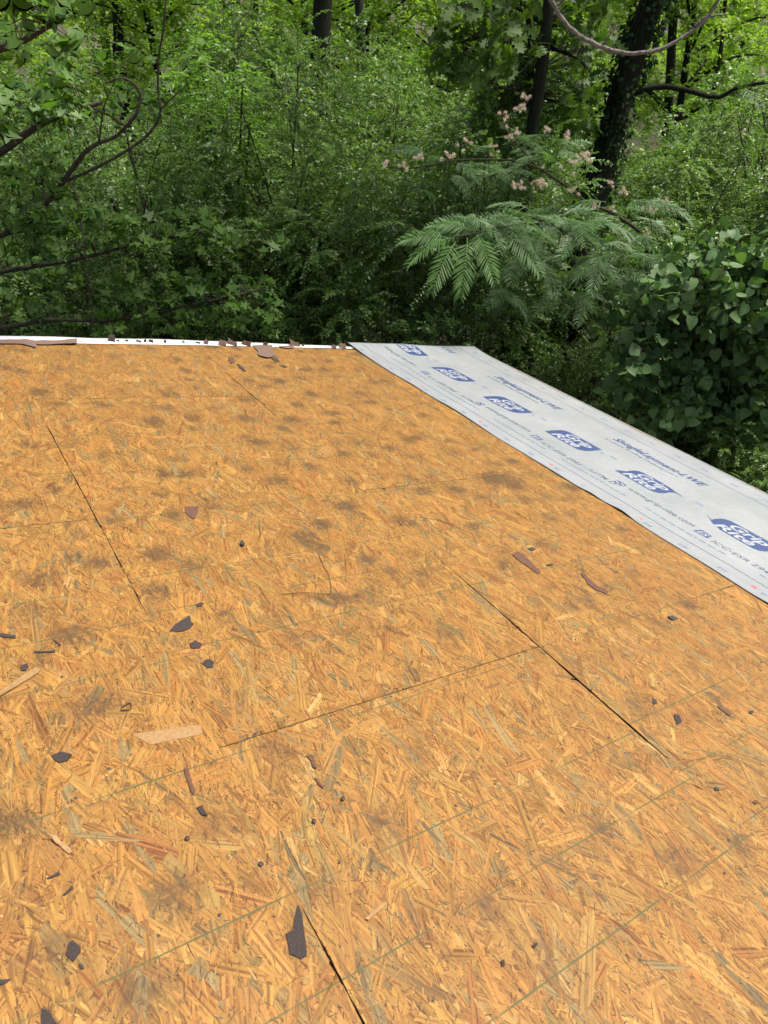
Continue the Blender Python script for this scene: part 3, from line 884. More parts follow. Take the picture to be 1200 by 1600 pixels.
def upright(px, py, w, h, mat, label, lean=.5, shape=None):
    """a scrap bent up from the deck: foot on the edge, body leaning back, real thickness"""
    x, y = on_roof(px, py)
    depth = (MR @ Vector((x, y, 0))).y
    k = depth / F_PX * 0.98
    W, H = w * k * .92, h * k * .8
    shape = shape or [(-.5, 0), (.5, 0), (.46, .35), (.5, .62), (.28, .95), (.05, .86), (-.2, 1.0), (-.42, .7), (-.46, .3)]
    pts = []
    for q in range(len(shape)):
        a, b = shape[q], shape[(q + 1) % len(shape)]
        pts += [a, ((a[0] + b[0]) / 2 + dr.uniform(-.04, .04), max(0, (a[1] + b[1]) / 2 + dr.uniform(-.04, .04)))]
    bm = bmesh.new()
    vs = [bm.verts.new((a * W, 0 + (b ** 1.6) * H * lean, b * H)) for a, b in pts]
    f = bm.faces.new(vs)
    ex = bmesh.ops.extrude_face_region(bm, geom=[f])
    for v in ex['geom']:
        if isinstance(v, bmesh.types.BMVert): v.co.y += .0035
    bmesh.ops.triangulate(bm, faces=[q for q in bm.faces if len(q.verts) > 4])
    bmesh.ops.recalc_face_normals(bm, faces=bm.faces[:])
    me = bpy.data.meshes.new('shingle_scrap')
    bm.to_mesh(me); bm.free()
    me.materials.append(mat)
    o = link('shingle_scrap', me)
    o.matrix_world = MR @ Matrix.Translation((x, y, .0065)) @ Matrix.Rotation(dr.uniform(-.35, .35) - .5, 4, 'Z')
    return tag(o, label, 'shingle scrap', 'shingle scraps along the far roof edge')


upright(174, 535, 13, 14, m_shingle, 'tall dark brown scrap standing on the far edge, first from the left')
upright(184, 535, 6, 3, m_black, 'low black crumb beside the tall standing scrap at the far edge')
upright(198, 535, 6, 3.5, m_black, 'black crumb on the white strip left of a small tan flake')
upright(216, 536, 12, 4, m_shingle_tan, 'small low tan flake on the white strip at left')
upright(226, 536, 5, 6, m_black, 'narrow black upright flake on the white strip')
upright(235, 536, 10, 5, m_black, 'wider black hump shaped flake on the white strip')
upright(257, 537, 5, 6, m_black, 'lone thin black flake on the white strip, right of the hump')
upright(286, 537, 5, 4, m_shingle_tan, 'tiny tan crumb on the white strip')
upright(309, 538, 9, 3, m_black, 'black pair of crumbs on the white strip left of a tan upright')
upright(321, 539, 9, 9, m_shingle_tan, 'first tan upright flake left of the jagged group at the far edge')
upright(347, 541, 15, 10, m_shingle_tan, 'left tan piece of the jagged group at the far edge')
upright(361, 540, 22, 11, m_shingle_tan, 'right tan piece of the jagged group at the far edge', shape=[(-.5, 0), (.5, 0), (.5, .4), (.3, .7), (-.1, .75), (-.45, 1.0), (-.3, .6)])
upright(384, 541, 18, 9, m_shingle_red, 'dark red scrap standing at the far edge')
upright(414, 541, 9, 7, m_shingle, 'dark upright flake above the largest far scrap')
upright(460, 542, 20, 12, m_shingle_tan, 'curled tan scrap with a pointed left tip at the far edge', shape=[(-.5, 0), (.4, 0), (.5, .3), (.3, .65), (0, .62), (-.5, 1.0), (-.35, .45)])
upright(473, 542, 4, 4, m_black, 'little black block right of the curled tan scrap')
upright(521, 545, 10, 6, m_shingle_tan, 'left of the last two tan flakes before the printed sheet', )
upright(535, 545, 14, 9, m_shingle_tan, 'right and taller of the last two tan flakes before the printed sheet')


def tube_np(pts, rad, sides=6):
    pts = np.asarray(pts, float); n = len(pts)
    rad = np.full(n, rad) if np.isscalar(rad) else np.asarray(rad, float)
    tan = norm(np.gradient(pts, axis=0))
    ref = np.array([0.31, 0.17, 0.93]) if abs(tan[0] @ np.array([0.31, 0.17, 0.93])) < .9 else np.array([.9, .1, .1])
    a = norm(np.cross(tan, ref)); b = np.cross(tan, a)
    th = np.arange(sides) * 2 * np.pi / sides
    v = pts[:, None] + rad[:, None, None] * (a[:, None] * np.cos(th)[None, :, None] + b[:, None] * np.sin(th)[None, :, None])
    i, j = np.meshgrid(np.arange(n - 1), np.arange(sides), indexing='ij')
    j2 = (j + 1) % sides
    f = np.stack([i * sides + j, i * sides + j2, (i + 1) * sides + j2, (i + 1) * sides + j], -1).reshape(-1, 4)
    return v.reshape(-1, 3), f


def smooth_path(pts, n):
    """Catmull-Rom through control points"""
    p = np.asarray(pts, float)
    p = np.vstack([2 * p[0] - p[1], p, 2 * p[-1] - p[-2]])
    out = []
    m = len(p) - 3
    for t in np.linspace(0, m - 1e-6, n):
        k = int(t); u = t - k
        a, b, c, d = p[k:k + 4]
        out.append(.5 * ((2 * b) + (c - a) * u + (2 * a - 5 * b + 4 * c - d) * u * u + (3 * b - a - 3 * c + d) * u ** 3))
    return np.array(out)


def join_np(parts):
    vs, fs, k = [], [], 0
    for v, f in parts:
        vs.append(v); fs.append(f + k); k += len(v)
    return np.concatenate(vs), np.concatenate(fs)


def thread(pxs, r, label, cat, name):
    pts = smooth_path([(*on_roof(x, y), .0035 + dr.uniform(0, .003)) for x, y in pxs], 26)
    c = pts.mean(0); c[2] = 0
    v, f = tube_np(pts - c, r, 5)
    o = link(name, np_mesh(name, v, [f], m_thread, smooth=True))
    o.matrix_world = MR @ Matrix.Translation(Vector(c))
    tag(o, label, cat)


thread([(650, 633), (632, 638), (616, 648), (604, 664), (591, 682), (597, 702)], .0009, 'curved dark thread on the deck near the far end of the printed sheet', 'thread', 'dry_thread')
thread([(497, 865), (505, 885), (514, 902), (517, 926), (508, 930), (476, 928), (440, 930)], .0011, 'thin bent wire like fibre at the middle of the deck', 'thread', 'dry_thread')
thread([(655, 810), (690, 815), (720, 828), (738, 836)], .0010, 'short straight fibre on the deck above the open seam', 'thread', 'dry_thread')
thread([(190, 1107), (203, 1100), (203, 1110), (188, 1112)], .0018, 'bent dark staple on the deck beside a smudged strand', 'staple', 'bent_staple')

# dark crumbs too many to count
gn_ = np.random.default_rng(4)
nn = 1500
gx_ = gn_.uniform(-.6, 3.15, nn); gy_ = gn_.uniform(0, 4.7, nn)
gs = np.minimum(gn_.lognormal(math.log(.0010), .4, nn), .0022)
th = gn_.uniform(0, 6.28, nn)
base = np.array([[1, 0, 0], [-.5, .8, 0], [-.5, -.8, 0], [0, 0, .9]])
cs, sn = np.cos(th), np.sin(th)
st_ = gn_.uniform(.6, 1.9, nn)
bx = base[None, :, 0] * st_[:, None] * gs[:, None]; by = base[None, :, 1] * gs[:, None]
vx = gx_[:, None] + bx * cs[:, None] - by * sn[:, None]; vy = gy_[:, None] + bx * sn[:, None] + by * cs[:, None]
vz = .0014 + base[None, :, 2] * gs[:, None]
tf = np.array([[0, 1, 3], [1, 2, 3], [2, 0, 3]])
cr = link('shingle_granules', np_mesh('shingle_granules', np.stack([vx, vy, vz], -1).reshape(-1, 3), [(np.arange(nn)[:, None, None] * 4 + tf[None]).reshape(-1, 3)], m_black))
cr.matrix_world = MR
tag(cr, 'black shingle crumbs and dirt specks scattered over the deck', kind='stuff')

# ------------------------------------------------------------------ foliage tools
def rand_dirs(rng, n, up=0.0):
    d = rng.normal(size=(n, 3)); d[:, 2] += up
    return norm(d)


def frame_of(d, nr_):
    side = norm(np.cross(d, nr_))
    nn_ = np.cross(side, d)
    return side, nn_


def spray_leaves(rng, org, dirs, length, nleaf, ll, lw, droop=.25, tint0=None, flat=.55, spread=1.0):
    """leaves in two rows along many twigs at once; returns (base, direction, normal, length, width, tint, twig vertices)"""
    M = len(org)
    t = np.linspace(.12, 1.0, nleaf)[None, :, None]
    Ln = length[:, None, None]
    down = np.array([0, 0, -1.0])
    pos = org[:, None] + dirs[:, None] * Ln * t + down * (droop * Ln * t ** 2)
    tan = norm(dirs[:, None] + down * (2 * droop * t))
    upv = norm(np.array([0, 0, 1.0]) + rng.normal(0, .25, (M, 1, 3)))
    side = norm(np.cross(tan, np.broadcast_to(upv, tan.shape)))
    sgn = np.where(np.arange(nleaf) % 2 == 0, 1.0, -1.0)[None, :, None]
    d = norm(tan * .55 + side * sgn * spread + rng.normal(0, .28, (M, nleaf, 3)))
    nm = norm(np.broadcast_to(upv, tan.shape) * flat + rng.normal(0, .36, (M, nleaf, 3)))
    size = rng.uniform(.6, 1.15, (M, nleaf)) * (1 - .35 * t[..., 0] ** 3)
    tint = np.clip((rng.normal(.42, .16, (M, 1)) if tint0 is None else tint0[:, None]) + rng.normal(0, .12, (M, nleaf)) + .10 * t[..., 0], 0, 1)
    R = lambda a: a.reshape(-1, a.shape[-1])
    tw = pos[:, [0, nleaf // 2, nleaf - 1]]
    tw = np.concatenate([org[:, None], tw], 1)
    return R(pos), R(d), R(nm), (size * ll).ravel(), (size * lw).ravel(), tint.ravel(), tw


def leaves_mesh(name, mat, base, d, nm, ln, wd, tint, fold=.22):
    """pointed oval leaves: one bent quad each"""
    side, n_ = frame_of(d, nm)
    ln_, wd_ = ln[:, None], wd[:, None]
    mid = base + d * ln_ * .45
    v = np.stack([base, mid + side * wd_ * .5 + n_ * wd_ * fold, base + d * ln_ - n_ * ln_ * .10, mid - side * wd_ * .5 + n_ * wd_ * fold], 1).reshape(-1, 3)
    f = (np.arange(len(base)) * 4)[:, None] + np.arange(4)[None]
    return np_mesh(name, v, [f], mat, dict(tint=('FLOAT', 'POINT', np.repeat(tint, 4))))


def twig_mesh(tw, r0, r1=None):
    """thin three-sided twigs: tw (M,K,3)"""
    M, K, _ = tw.shape
    tan = norm(tw[:, -1] - tw[:, 0])
    a = norm(np.cross(tan, np.array([.3, .2, .93]))); b = np.cross(tan, a)
    rad = np.linspace(r0, r0 * .35, K)[None, :, None, None]
    th = np.arange(3) * 2.0944
    off = a[:, None, None] * np.cos(th)[None, None, :, None] + b[:, None, None] * np.sin(th)[None, None, :, None]
    v = (tw[:, :, None] + off * rad).reshape(-1, 3)
    m, k, s = np.meshgrid(np.arange(M), np.arange(K - 1), np.arange(3), indexing='ij')
    s2 = (s + 1) % 3
    bse = m * K * 3 + k * 3
    f = np.stack([bse + s, bse + s2, bse + 3 + s2, bse + 3 + s], -1).reshape(-1, 4)
    return v, f


def shrub_data(seed, H, Rd, nstem, ntwig, nleaf, ll, lw, lmin=.25, lmax=.62, droop=.35, low=.15, lean=1.0):
    rng = np.random.default_rng(seed)
    stems, orgs, dirs = [], [], []
    for k in range(nstem):
        a = rng.uniform(0, 2 * np.pi); rr = Rd * math.sqrt(rng.uniform(.01, 1))
        top = H * (1 - .42 * (rr / Rd) ** 2) * rng.uniform(.72, 1.0)
        b = np.array([rng.normal(0, .22), rng.normal(0, .22), 0])
        e = np.array([rr * math.cos(a), rr * math.sin(a), top])
        c1 = b + np.array([e[0] * .12, e[1] * .12, top * .55]); c2 = np.array([e[0] * .6, e[1] * .6, top * 1.04])
        p = smooth_path([b, c1, c2, e], 14)
        p += np.cumsum(rng.normal(0, .015 * H / 5, p.shape), 0)
        stems.append((p, np.linspace(.017 * H / 5, .005, 14)))
        nc = 4                                          # lobes of foliage along the stem, gaps between them
        per = ntwig // nc
        for c_ in range(nc):
            x = low + (1 - low) * rng.random() ** .7
            i0 = min(12, int(x * 13))
            ctr = p[i0] + (p[i0 + 1] - p[i0]) * (x * 13 % 1)
            out = norm(np.array([ctr[0], ctr[1], 0]) + 1e-6)
            ctr = ctr + out * rng.uniform(0, .45) + rng.normal(0, .10, 3)
            u = rand_dirs(rng, per, .35)
            orgs.append(ctr + u * rng.uniform(.02, .34, per)[:, None] * np.array([1, 1, .7]))
            dirs.append(norm(u + out * .35 + rng.normal(0, .35, u.shape)))
    org, dr_ = np.concatenate(orgs), np.concatenate(dirs)
    Ln = rng.uniform(lmin, lmax, len(org))
    cl = np.sin(org[:, 0] * 2.1 + seed) * np.sin(org[:, 1] * 2.3) * np.sin(org[:, 2] * 2.7 + 1)
    tint0 = np.clip(.42 + .22 * cl + rng.normal(0, .12, len(org)), 0, 1)
    L_ = spray_leaves(rng, org, dr_, Ln, nleaf, ll, lw, droop, tint0)
    return stems, L_


def make_plant(name, kind_of, loc, data, leafmat, barkmat, crown='crown', rz=0.0, sides=5):
    stems, Lv = data
    o = empty(name, loc, rz)
    v1, f1 = join_np([tube_np(p, r, sides) for p, r in stems])
    v2, f2 = twig_mesh(Lv[6], .004)
    sv, sf_ = join_np([(v1, f1), (v2, f2)])
    link('stems' if kind_of == 'shrub' else 'trunk', np_mesh('stems', sv, [sf_], barkmat, smooth=True), o)
    tag(link(crown, leaves_mesh(crown, leafmat, *Lv[:6]), o), kind='stuff')
    return o


def copy_thing(o, loc, rz, sc=1.0):
    c = o.copy(); COL.objects.link(c)
    c.location = loc; c.rotation_euler = (0, 0, rz); c.scale = (sc, sc, sc)
    for ch in o.children:
        d = ch.copy(); COL.objects.link(d); d.parent = c
    return c


# ------------------------------------------------------------------ middle thicket: small leaved shrubs
protos = [make_plant('shrub', 'shrub', (0, 0, 0), shrub_data(s, H, R_, 36, 76, 26, .060, .029), LEAF_PRIVET, BARK_BROWN) for s, H, R_ in ((1, 5.0, 2.1), (2, 4.6, 2.2), (3, 5.4, 1.9))]
spots = [
    (0, -1.2, 9.6, .3, 1.00, 'tall fine leaved shrub in the centre of the thicket, left of the dark trunk'),
    (1, 1.15, 8.9, 1.9, .98, 'dense fine leaved shrub behind the far roof edge at the picture centre'),
    (2, 2.3, 11.0, 4.0, .98, 'fine leaved shrub behind the pink flowering branches'),
    (1, -3.1, 9.0, 3.2, 1.0, 'fine leaved shrub behind the star leaved branches at left'),
    (2, -4.6, 10.2, 5.1, 1.0, 'fine leaved shrub behind the curving bare limb at far left'),
    (0, -2.4, 12.2, 2.2, 1.06, 'fine leaved shrub rising behind the bright green sapling'),
    (2, .3, 12.0, .9, 1.02, 'pale topped fine leaved shrub below the tall dark trunk'),
    (0, 3.9, 9.6, 2.7, .86, 'fine leaved shrub behind the feathery fronds, foot of the vine wrapped trunk'),
    (1, 5.6, 11.0, .2, 1.05, 'dark fine leaved shrub at the right picture edge'),
    (0, -.5, 7.6, 5.5, .52, 'low dark fine leaved shrub just past the far roof edge, left of the printed sheet'),
    (1, 2.6, 7.9, 4.4, .60, 'low fine leaved shrub under the feathery fronds beyond the roof corner'),
    (2, -3.6, 7.3, 1.2, .56, 'low shrub in deep shade past the left end of the white roof edge'),
    (2, 4.4, 6.7, 2.0, .55, 'small dark shrub beside the eave, under the heart leaved bush'),
    (1, 7.4, 12.8, 3.0, 1.1, 'tall fine leaved shrub deep in the right background'),
    (2, -1.3, 13.0, 2.9, 1.12, 'tall fine leaved shrub hiding the foot of the straight dark trunk'),
    (0, -6.8, 12.6, 1.0, 1.1, 'tall fine leaved shrub deep in the left background'),
]
used = set()
for k, x, y, rz, s, lab in spots:
    pos = (x, y, ground_z(x, y) - .02)
    if k in used: o = copy_thing(protos[k], pos, rz, s)
    else:
        used.add(k); o = protos[k]; o.location = pos; o.rotation_euler = (0, 0, rz); o.scale = (s, s, s)
    tag(o, lab, 'shrub', 'small leaved shrubs of the thicket')


# ------------------------------------------------------------------ woodland trees behind
def tree_data(seed, H, crown_lo, Rd, nlimb, ntwig, nleaf, ll, lw, r0=.14):
    rng = np.random.default_rng(seed)
    lean = rng.normal(0, .05, 2) * H
    trunk = smooth_path([(0, 0, 0), (lean[0] * .3, lean[1] * .3, H * .35), (lean[0] * .7, lean[1] * .7, H * .7), (lean[0], lean[1], H)], 16)
    limbs = [(trunk, np.linspace(r0, .02, 16))]
    orgs, dirs = [], []
    for k in range(nlimb):
        z = crown_lo + (H - crown_lo) * (k + rng.random()) / nlimb
        b = trunk[min(15, int(z / H * 15))]
        a = k * 2.4 + rng.normal(0, .5)
        fr = (z - crown_lo) / (H - crown_lo)
        ln = Rd * (1.0 - .62 * fr ** 1.5) * rng.uniform(.65, 1.1)
        e = b + np.array([math.cos(a) * ln, math.sin(a) * ln, ln * rng.uniform(.05, .5)])
        m = (b + e) / 2 + np.array([0, 0, ln * .12]) + rng.normal(0, .08 * ln, 3)
        p = smooth_path([b, m, e], 9)
        limbs.append((p, np.linspace(r0 * .33 * (1 - .5 * fr), .008, 9)))
        t = rng.uniform(.2, 1, ntwig)
        q = np.array([p[int(x * 8)] for x in t]) + rng.normal(0, .20 * ln ** .5, (ntwig, 3)) * np.array([1, 1, .6])
        orgs.append(q); dirs.append(norm((e - b) / ln * .5 + rng.normal(0, .7, (ntwig, 3))))
    org, d = np.concatenate(orgs), np.concatenate(dirs)
    cl = np.sin(org[:, 0] * 1.3 + seed) * np.sin(org[:, 1] * 1.5) * np.sin(org[:, 2] * 1.4)
    Lv = spray_leaves(rng, org, d, rng.uniform(.35, .8, len(org)), nleaf, ll, lw, .3, np.clip(.45 + .25 * cl + rng.normal(0, .12, len(org)), 0, 1))
    return limbs, Lv


tprot = [make_plant('woodland_tree', 'tree', (0, 0, 0), tree_data(s, H, lo, R_, 30, 36, 22, .115, .060), m, BARK, sides=6)
         for s, H, lo, R_, m in ((11, 8.6, 1.0, 3.2, LEAF_FAR), (12, 7.4, .7, 2.9, LEAF_FAR))]
tspots = [(-8.5, 17), (-4.2, 16), (-.6, 18.5), (2.8, 16.8), (6.6, 17.2), (10.5, 18.5), (-11.5, 21), (-6.2, 22), (-2.4, 23.5), (1.4, 23), (5.2, 22.5), (9.2, 24),
          (13.4, 22.8), (-14, 25), (-9.5, 28), (-4.5, 28.5), (0, 29), (4.2, 28), (8.4, 29.5), (12.6, 29), (16.5, 27)]
tr_ = random.Random(3)
for k, (x, y) in enumerate(tspots):
    pos = (x, y, ground_z(x, y) - .03)
    src = tprot[k % 2]; rz = tr_.uniform(0, 6.28); s = tr_.uniform(.9, 1.2)
    if k < 2: o = src; o.location = pos; o.rotation_euler = (0, 0, rz)
    else: o = copy_thing(src, pos, rz, s)
    tag(o, 'broad leaved woodland tree in the sunlit green background above the thicket', 'tree', 'woodland trees in the background')

# far wood as one mass
wr = np.random.default_rng(31)
M = 2600
ox = wr.uniform(-34, 34, M); oy = wr.uniform(33, 46, M); oz = 2 + wr.uniform(0, 15, M)
Lv = spray_leaves(wr, np.stack([ox, oy, oz], 1), rand_dirs(wr, M), wr.uniform(.8, 2.0, M), 22, .34, .20, .3)
tag(link('distant_woods', leaves_mesh('distant_woods', LEAF_FAR, *Lv[:6])), 'distant green woods closing the view behind all the trees', kind='stuff')


# ------------------------------------------------------------------ named trunks
def trunk_tree(name, pts_px, depth, radii, label, cat='tree', mat=None, foot=True, extra=(), crown=None):
    """pts_px: photo positions of the trunk axis; the trunk goes on to the ground and above the frame"""
    pts = [np.array(at(x, y, d)) for (x, y), d in zip(pts_px, depth)]
    dn = pts[0] - pts[1]
    gz = ground_z(pts[0][0], pts[0][1])
    if foot:
        t = (pts[0][2] - gz) / max(1e-3, -dn[2]) if dn[2] < -1e-3 else 0
        base = pts[0] + dn * min(t, 3); base[2] = gz - .05
        pts = [base] + pts; radii = [radii[0] * 1.25] + list(radii)
    n = 26
    path = smooth_path(pts, n)
    rr = np.interp(np.linspace(0, 1, n), np.linspace(0, 1, len(radii)), radii)
    o = empty(name, path[0])
    tag(o, label, cat)
    org = path[0].copy()
    v, f = tube_np(path - org, rr, 10)
    link('trunk', np_mesh('trunk', v, [f], mat or BARK, smooth=True), o)
    for lp, ld, lr in extra:
        p = smooth_path([np.array(at(x, y, d)) for (x, y), d in zip(lp, ld)], 18)
        v, f = tube_np(p - org, np.linspace(lr[0], lr[1], 18), 7)
        link('limb', np_mesh('limb', v, [f], mat or BARK, smooth=True), o)
    if crown is not None:
        top = path[-1] - org
        rng = np.random.default_rng(crown[0])
        lims, Lc = tree_data(crown[0], crown[1], 2.2, crown[2], 16, 22, 16, .11, .06, .12)
        b, d, nm, l_, w_, ti, tw = Lc
        v2, f2 = join_np([tube_np(p + top, r, 6) for p, r in lims])
        link('limb', np_mesh('limb', v2, [f2], mat or BARK, smooth=True), o)
        tag(link('crown', leaves_mesh('crown', crown[3], b + top, d, nm, l_, w_, ti), o), kind='stuff')
    return o, org, path, rr


ivy_tree, iorg, ipath, irad = trunk_tree('ivy_clad_tree', [(893, 480), (915, 370), (945, 250), (975, 140), (1008, 40), (1040, -60), (1075, -220)], [9.0] * 7,
                                         [.155, .145, .135, .125, .115, .11, .10], 'leaning dark trunk wrapped in climbing vines, right of centre',
                                         extra=[([(985, 150), (1005, 140), (1035, 135), (1070, 140), (1120, 152), (1150, 138), (1185, 130), (1230, 128)], [9.0, 8.95, 8.9, 8.8, 8.7, 8.6, 8.5, 8.4], (.036, .016))],
                                         crown=(51, 7, 3.2, LEAF_OAK))
# ivy stems and leaves on it
ir = np.random.default_rng(61)
vine = []
for k in range(7):
    ph = ir.uniform(0, 6.28); tw_ = ir.uniform(-2.2, 2.2)
    idx = np.arange(2, 26)
    th = ph + tw_ * (idx / 26) + ir.normal(0, .12, len(idx)).cumsum() * .3
    p = ipath[idx] - iorg + np.stack([np.cos(th), np.sin(th), 0 * th], 1) * (irad[idx] + .012)[:, None]
    vine.append(tube_np(smooth_path(p, 60), ir.uniform(.007, .016), 5))
v, f = join_np(vine)
link('vine', np_mesh('vine', v, [f], BARK_GREY, smooth=True), ivy_tree)
n = 4200
k = ir.integers(2, 25, n); fr = ir.random(n)[:, None]
ax = ipath[k] * (1 - fr) + ipath[k + 1] * fr - iorg
th = ir.uniform(0, 6.28, n)
outd = np.stack([np.cos(th), np.sin(th), ir.normal(0, .3, n)], 1)
den = np.clip(.55 + .5 * np.sin(k * .9 + th * 2), 0.05, 1)
keep = ir.random(n) < den
b = ax + outd * (irad[k] + ir.uniform(.01, .09, n))[:, None]
d = norm(outd * .5 + ir.normal(0, .5, (n, 3)) + np.array([0, 0, -.6]))
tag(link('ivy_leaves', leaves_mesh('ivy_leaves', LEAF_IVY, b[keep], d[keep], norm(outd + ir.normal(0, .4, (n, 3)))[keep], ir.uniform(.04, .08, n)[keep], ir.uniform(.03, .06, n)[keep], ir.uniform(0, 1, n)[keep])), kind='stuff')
bpy.data.objects['ivy_leaves'].parent = ivy_tree
bpy.data.objects['ivy_leaves'].location = (0, 0, 0)

trunk_tree('dark_tree', [(500, 160), (501, 60), (506, -20), (512, -200)], [14.0] * 4, [.17, .165, .16, .13], 'straight dark trunk at the top of the picture, left of centre', crown=(52, 7, 3.0, LEAF_FAR))
trunk_tree('thin_tree', [(566, 120), (562, 20), (556, -80), (550, -200)], [15.5] * 4, [.09, .085, .08, .07], 'thinner greyish trunk just right of the straight dark trunk', mat=BARK_GREY, crown=(53, 6, 2.4, LEAF_FAR))
oak_tree, oorg, opath, orad = trunk_tree('oak_tree', [(819, 300), (832, 200), (846, 110), (856, 20), (866, -80), (874, -220)], [8.2] * 6, [.066, .064, .06, .056, .053, .05],
                                         'slender dark oak trunk with large lobed leaves, upper right of centre',
                                         extra=[([(838, 150), (829, 110), (831, 80), (824, 20), (815, -40)], [8.6, 8.55, 8.5, 8.4, 8.3], (.045, .02)),
                                                ([(846, 110), (800, 70), (750, 60), (705, 70)], [8.6, 8.3, 8.0, 7.8], (.03, .008)),
                                                ([(850, 70), (900, 90), (925, 115)], [8.6, 8.3, 8.0], (.025, .007)),
                                                ([(853, 40), (800, 10), (745, 15)], [8.6, 8.2, 7.9], (.025, .007)),
                                                ([(842, 130), (800, 140), (770, 130)], [8.6, 8.3, 8.1], (.02, .006))],
                                         crown=(54, 5, 2.4, LEAF_OAK))
trunk_tree('grey_tree', [(1025, 300), (1036, 240), (1044, 170), (1050, 60), (1056, -60)], [17.5] * 5, [.10, .10, .095, .09, .085], 'grey brown trunk seen behind the vine wrapped trunk', mat=BARK_GREY, crown=(55, 6, 2.6, LEAF_FAR))
trunk_tree('thin_tree', [(1117, 130), (1126, 80), (1132, 20), (1138, -80)], [16.5] * 4, [.045, .04, .038, .035], 'thin pale trunk near the upper right corner', mat=BARK_GREY, crown=(56, 5, 2.2, LEAF_FAR))
trunk_tree('thin_tree', [(190, 130), (186, 60), (182, -20), (178, -120)], [15.0] * 4, [.10, .095, .09, .08], 'dark trunk half hidden by leaves in the upper left background', crown=(57, 6, 2.6, LEAF_FAR))

# bare hanging branch of a tree whose trunk is beyond the frame (upper right)
hb = empty('hanging_branch', at(1010, -260, 5.4))
tag(hb, 'pale bare branch hanging in a loop across the upper right corner', 'branch')
for pts, ds, r in (([(1010, -260), (905, -160), (858, -30), (872, 20), (903, 55), (940, 73), (985, 84), (1030, 77), (1070, 56), (1098, 34), (1122, 0), (1135, -40)], 5.2, (.017, .008)),
                   ([(1085, 42), (1105, 27), (1135, 22)], 5.2, (.009, .005)), ([(940, 72), (950, 58), (960, 45)], 5.2, (.008, .003)), ([(868, 10), (880, 0), (893, -12)], 5.2, (.009, .005))):
    p = smooth_path([np.array(at(x, y, ds)) for x, y in pts], 44)
    p += np.random.default_rng(2).normal(0, .002, p.shape)
    v, f = tube_np(p - np.array(hb.location), np.linspace(r[0], r[1], 44), 8)
    link('twig' if len(pts) < 5 else 'limb', np_mesh('limb', v, [f], BARK_PALE, smooth=True), hb)


# ------------------------------------------------------------------ large leaf shapes as single meshes
def rim_leaf(name, rim, mat, stalk=.0, fold=.12, droop=.15, tint=.5):
    """rim: half outline (x>=0) from base to tip along y in unit length; mirrored, fanned from the midrib"""
    rim = np.array(rim, float)
    n = len(rim)
    mid = np.stack([np.zeros(n), rim[:, 1]], 1)
    mid[:, 1] = np.clip(np.linspace(0, rim[-1, 1], n), 0, None)
    def lift(p): return np.stack([p[:, 0], p[:, 1], np.abs(p[:, 0]) * fold - droop * np.clip(p[:, 1], 0, None) ** 2], 1)
    R_, M_, L_ = lift(rim), lift(mid), lift(rim * np.array([-1, 1]))
    v = np.concatenate([M_, R_, L_])
    i = np.arange(n - 1)
    f = np.concatenate([np.stack([i, i + n, i + n + 1, i + 1], 1), np.stack([i, i + 1, i + 2 * n + 1, i + 2 * n], 1)])
    if stalk:
        k = len(v)
        v = np.concatenate([v, np.array([[-.012, 0.02, 0], [.012, .02, 0], [.008, -stalk, .04], [-.008, -stalk, .04]])])
        f = np.concatenate([f, np.array([[k, k + 3, k + 2, k + 1]])])
    return np_mesh(name, v, [f], mat, dict(tint=('FLOAT', 'POINT', np.full(len(v), tint))), smooth=False)


HEART = [(0, 0), (.16, -.10), (.34, -.06), (.46, .10), (.47, .30), (.38, .52), (.24, .72), (.10, .88), (0, 1.0)]
OAKR = [(0, 0), (.05, .06), (.10, .14), (.24, .24), (.10, .30), (.12, .40), (.34, .54), (.14, .58), (.16, .68), (.34, .86), (.12, .86), (0, 1.0)]
GUMR = [(0, 0), (.14, -.10), (.46, -.16), (.28, .10), (.34, .20), (.62, .34), (.26, .38), (.17, .48), (.10, .78), (0, 1.0)]


def scatter_leaves(thing, meshes, mat_pts, rng, count, size, org, nup=.7, droop=.4, name='leaf', outward=None):
    """individual leaf objects: mat_pts = candidate points with outward directions"""
    pos, dirs = mat_pts
    sel = rng.permutation(len(pos))[:count]
    for k in sel:
        d = norm(dirs[k] + rng.normal(0, .35, 3) + np.array([0, 0, -droop]))
        nm = norm(np.array([0, -.35, nup]) + rng.normal(0, .35, 3))
        side = norm(np.cross(d, nm)); n_ = np.cross(side, d)
        s = size * rng.uniform(.6, 1.2)
        o = link(name, meshes[rng.integers(len(meshes))], thing)
        o.matrix_local = Matrix(((side[0] * s, d[0] * s, n_[0] * s, pos[k][0]), (side[1] * s, d[1] * s, n_[1] * s, pos[k][1]), (side[2] * s, d[2] * s, n_[2] * s, pos[k][2]), (0, 0, 0, 1)))
    return np.setdiff1d(np.arange(len(pos)), sel)


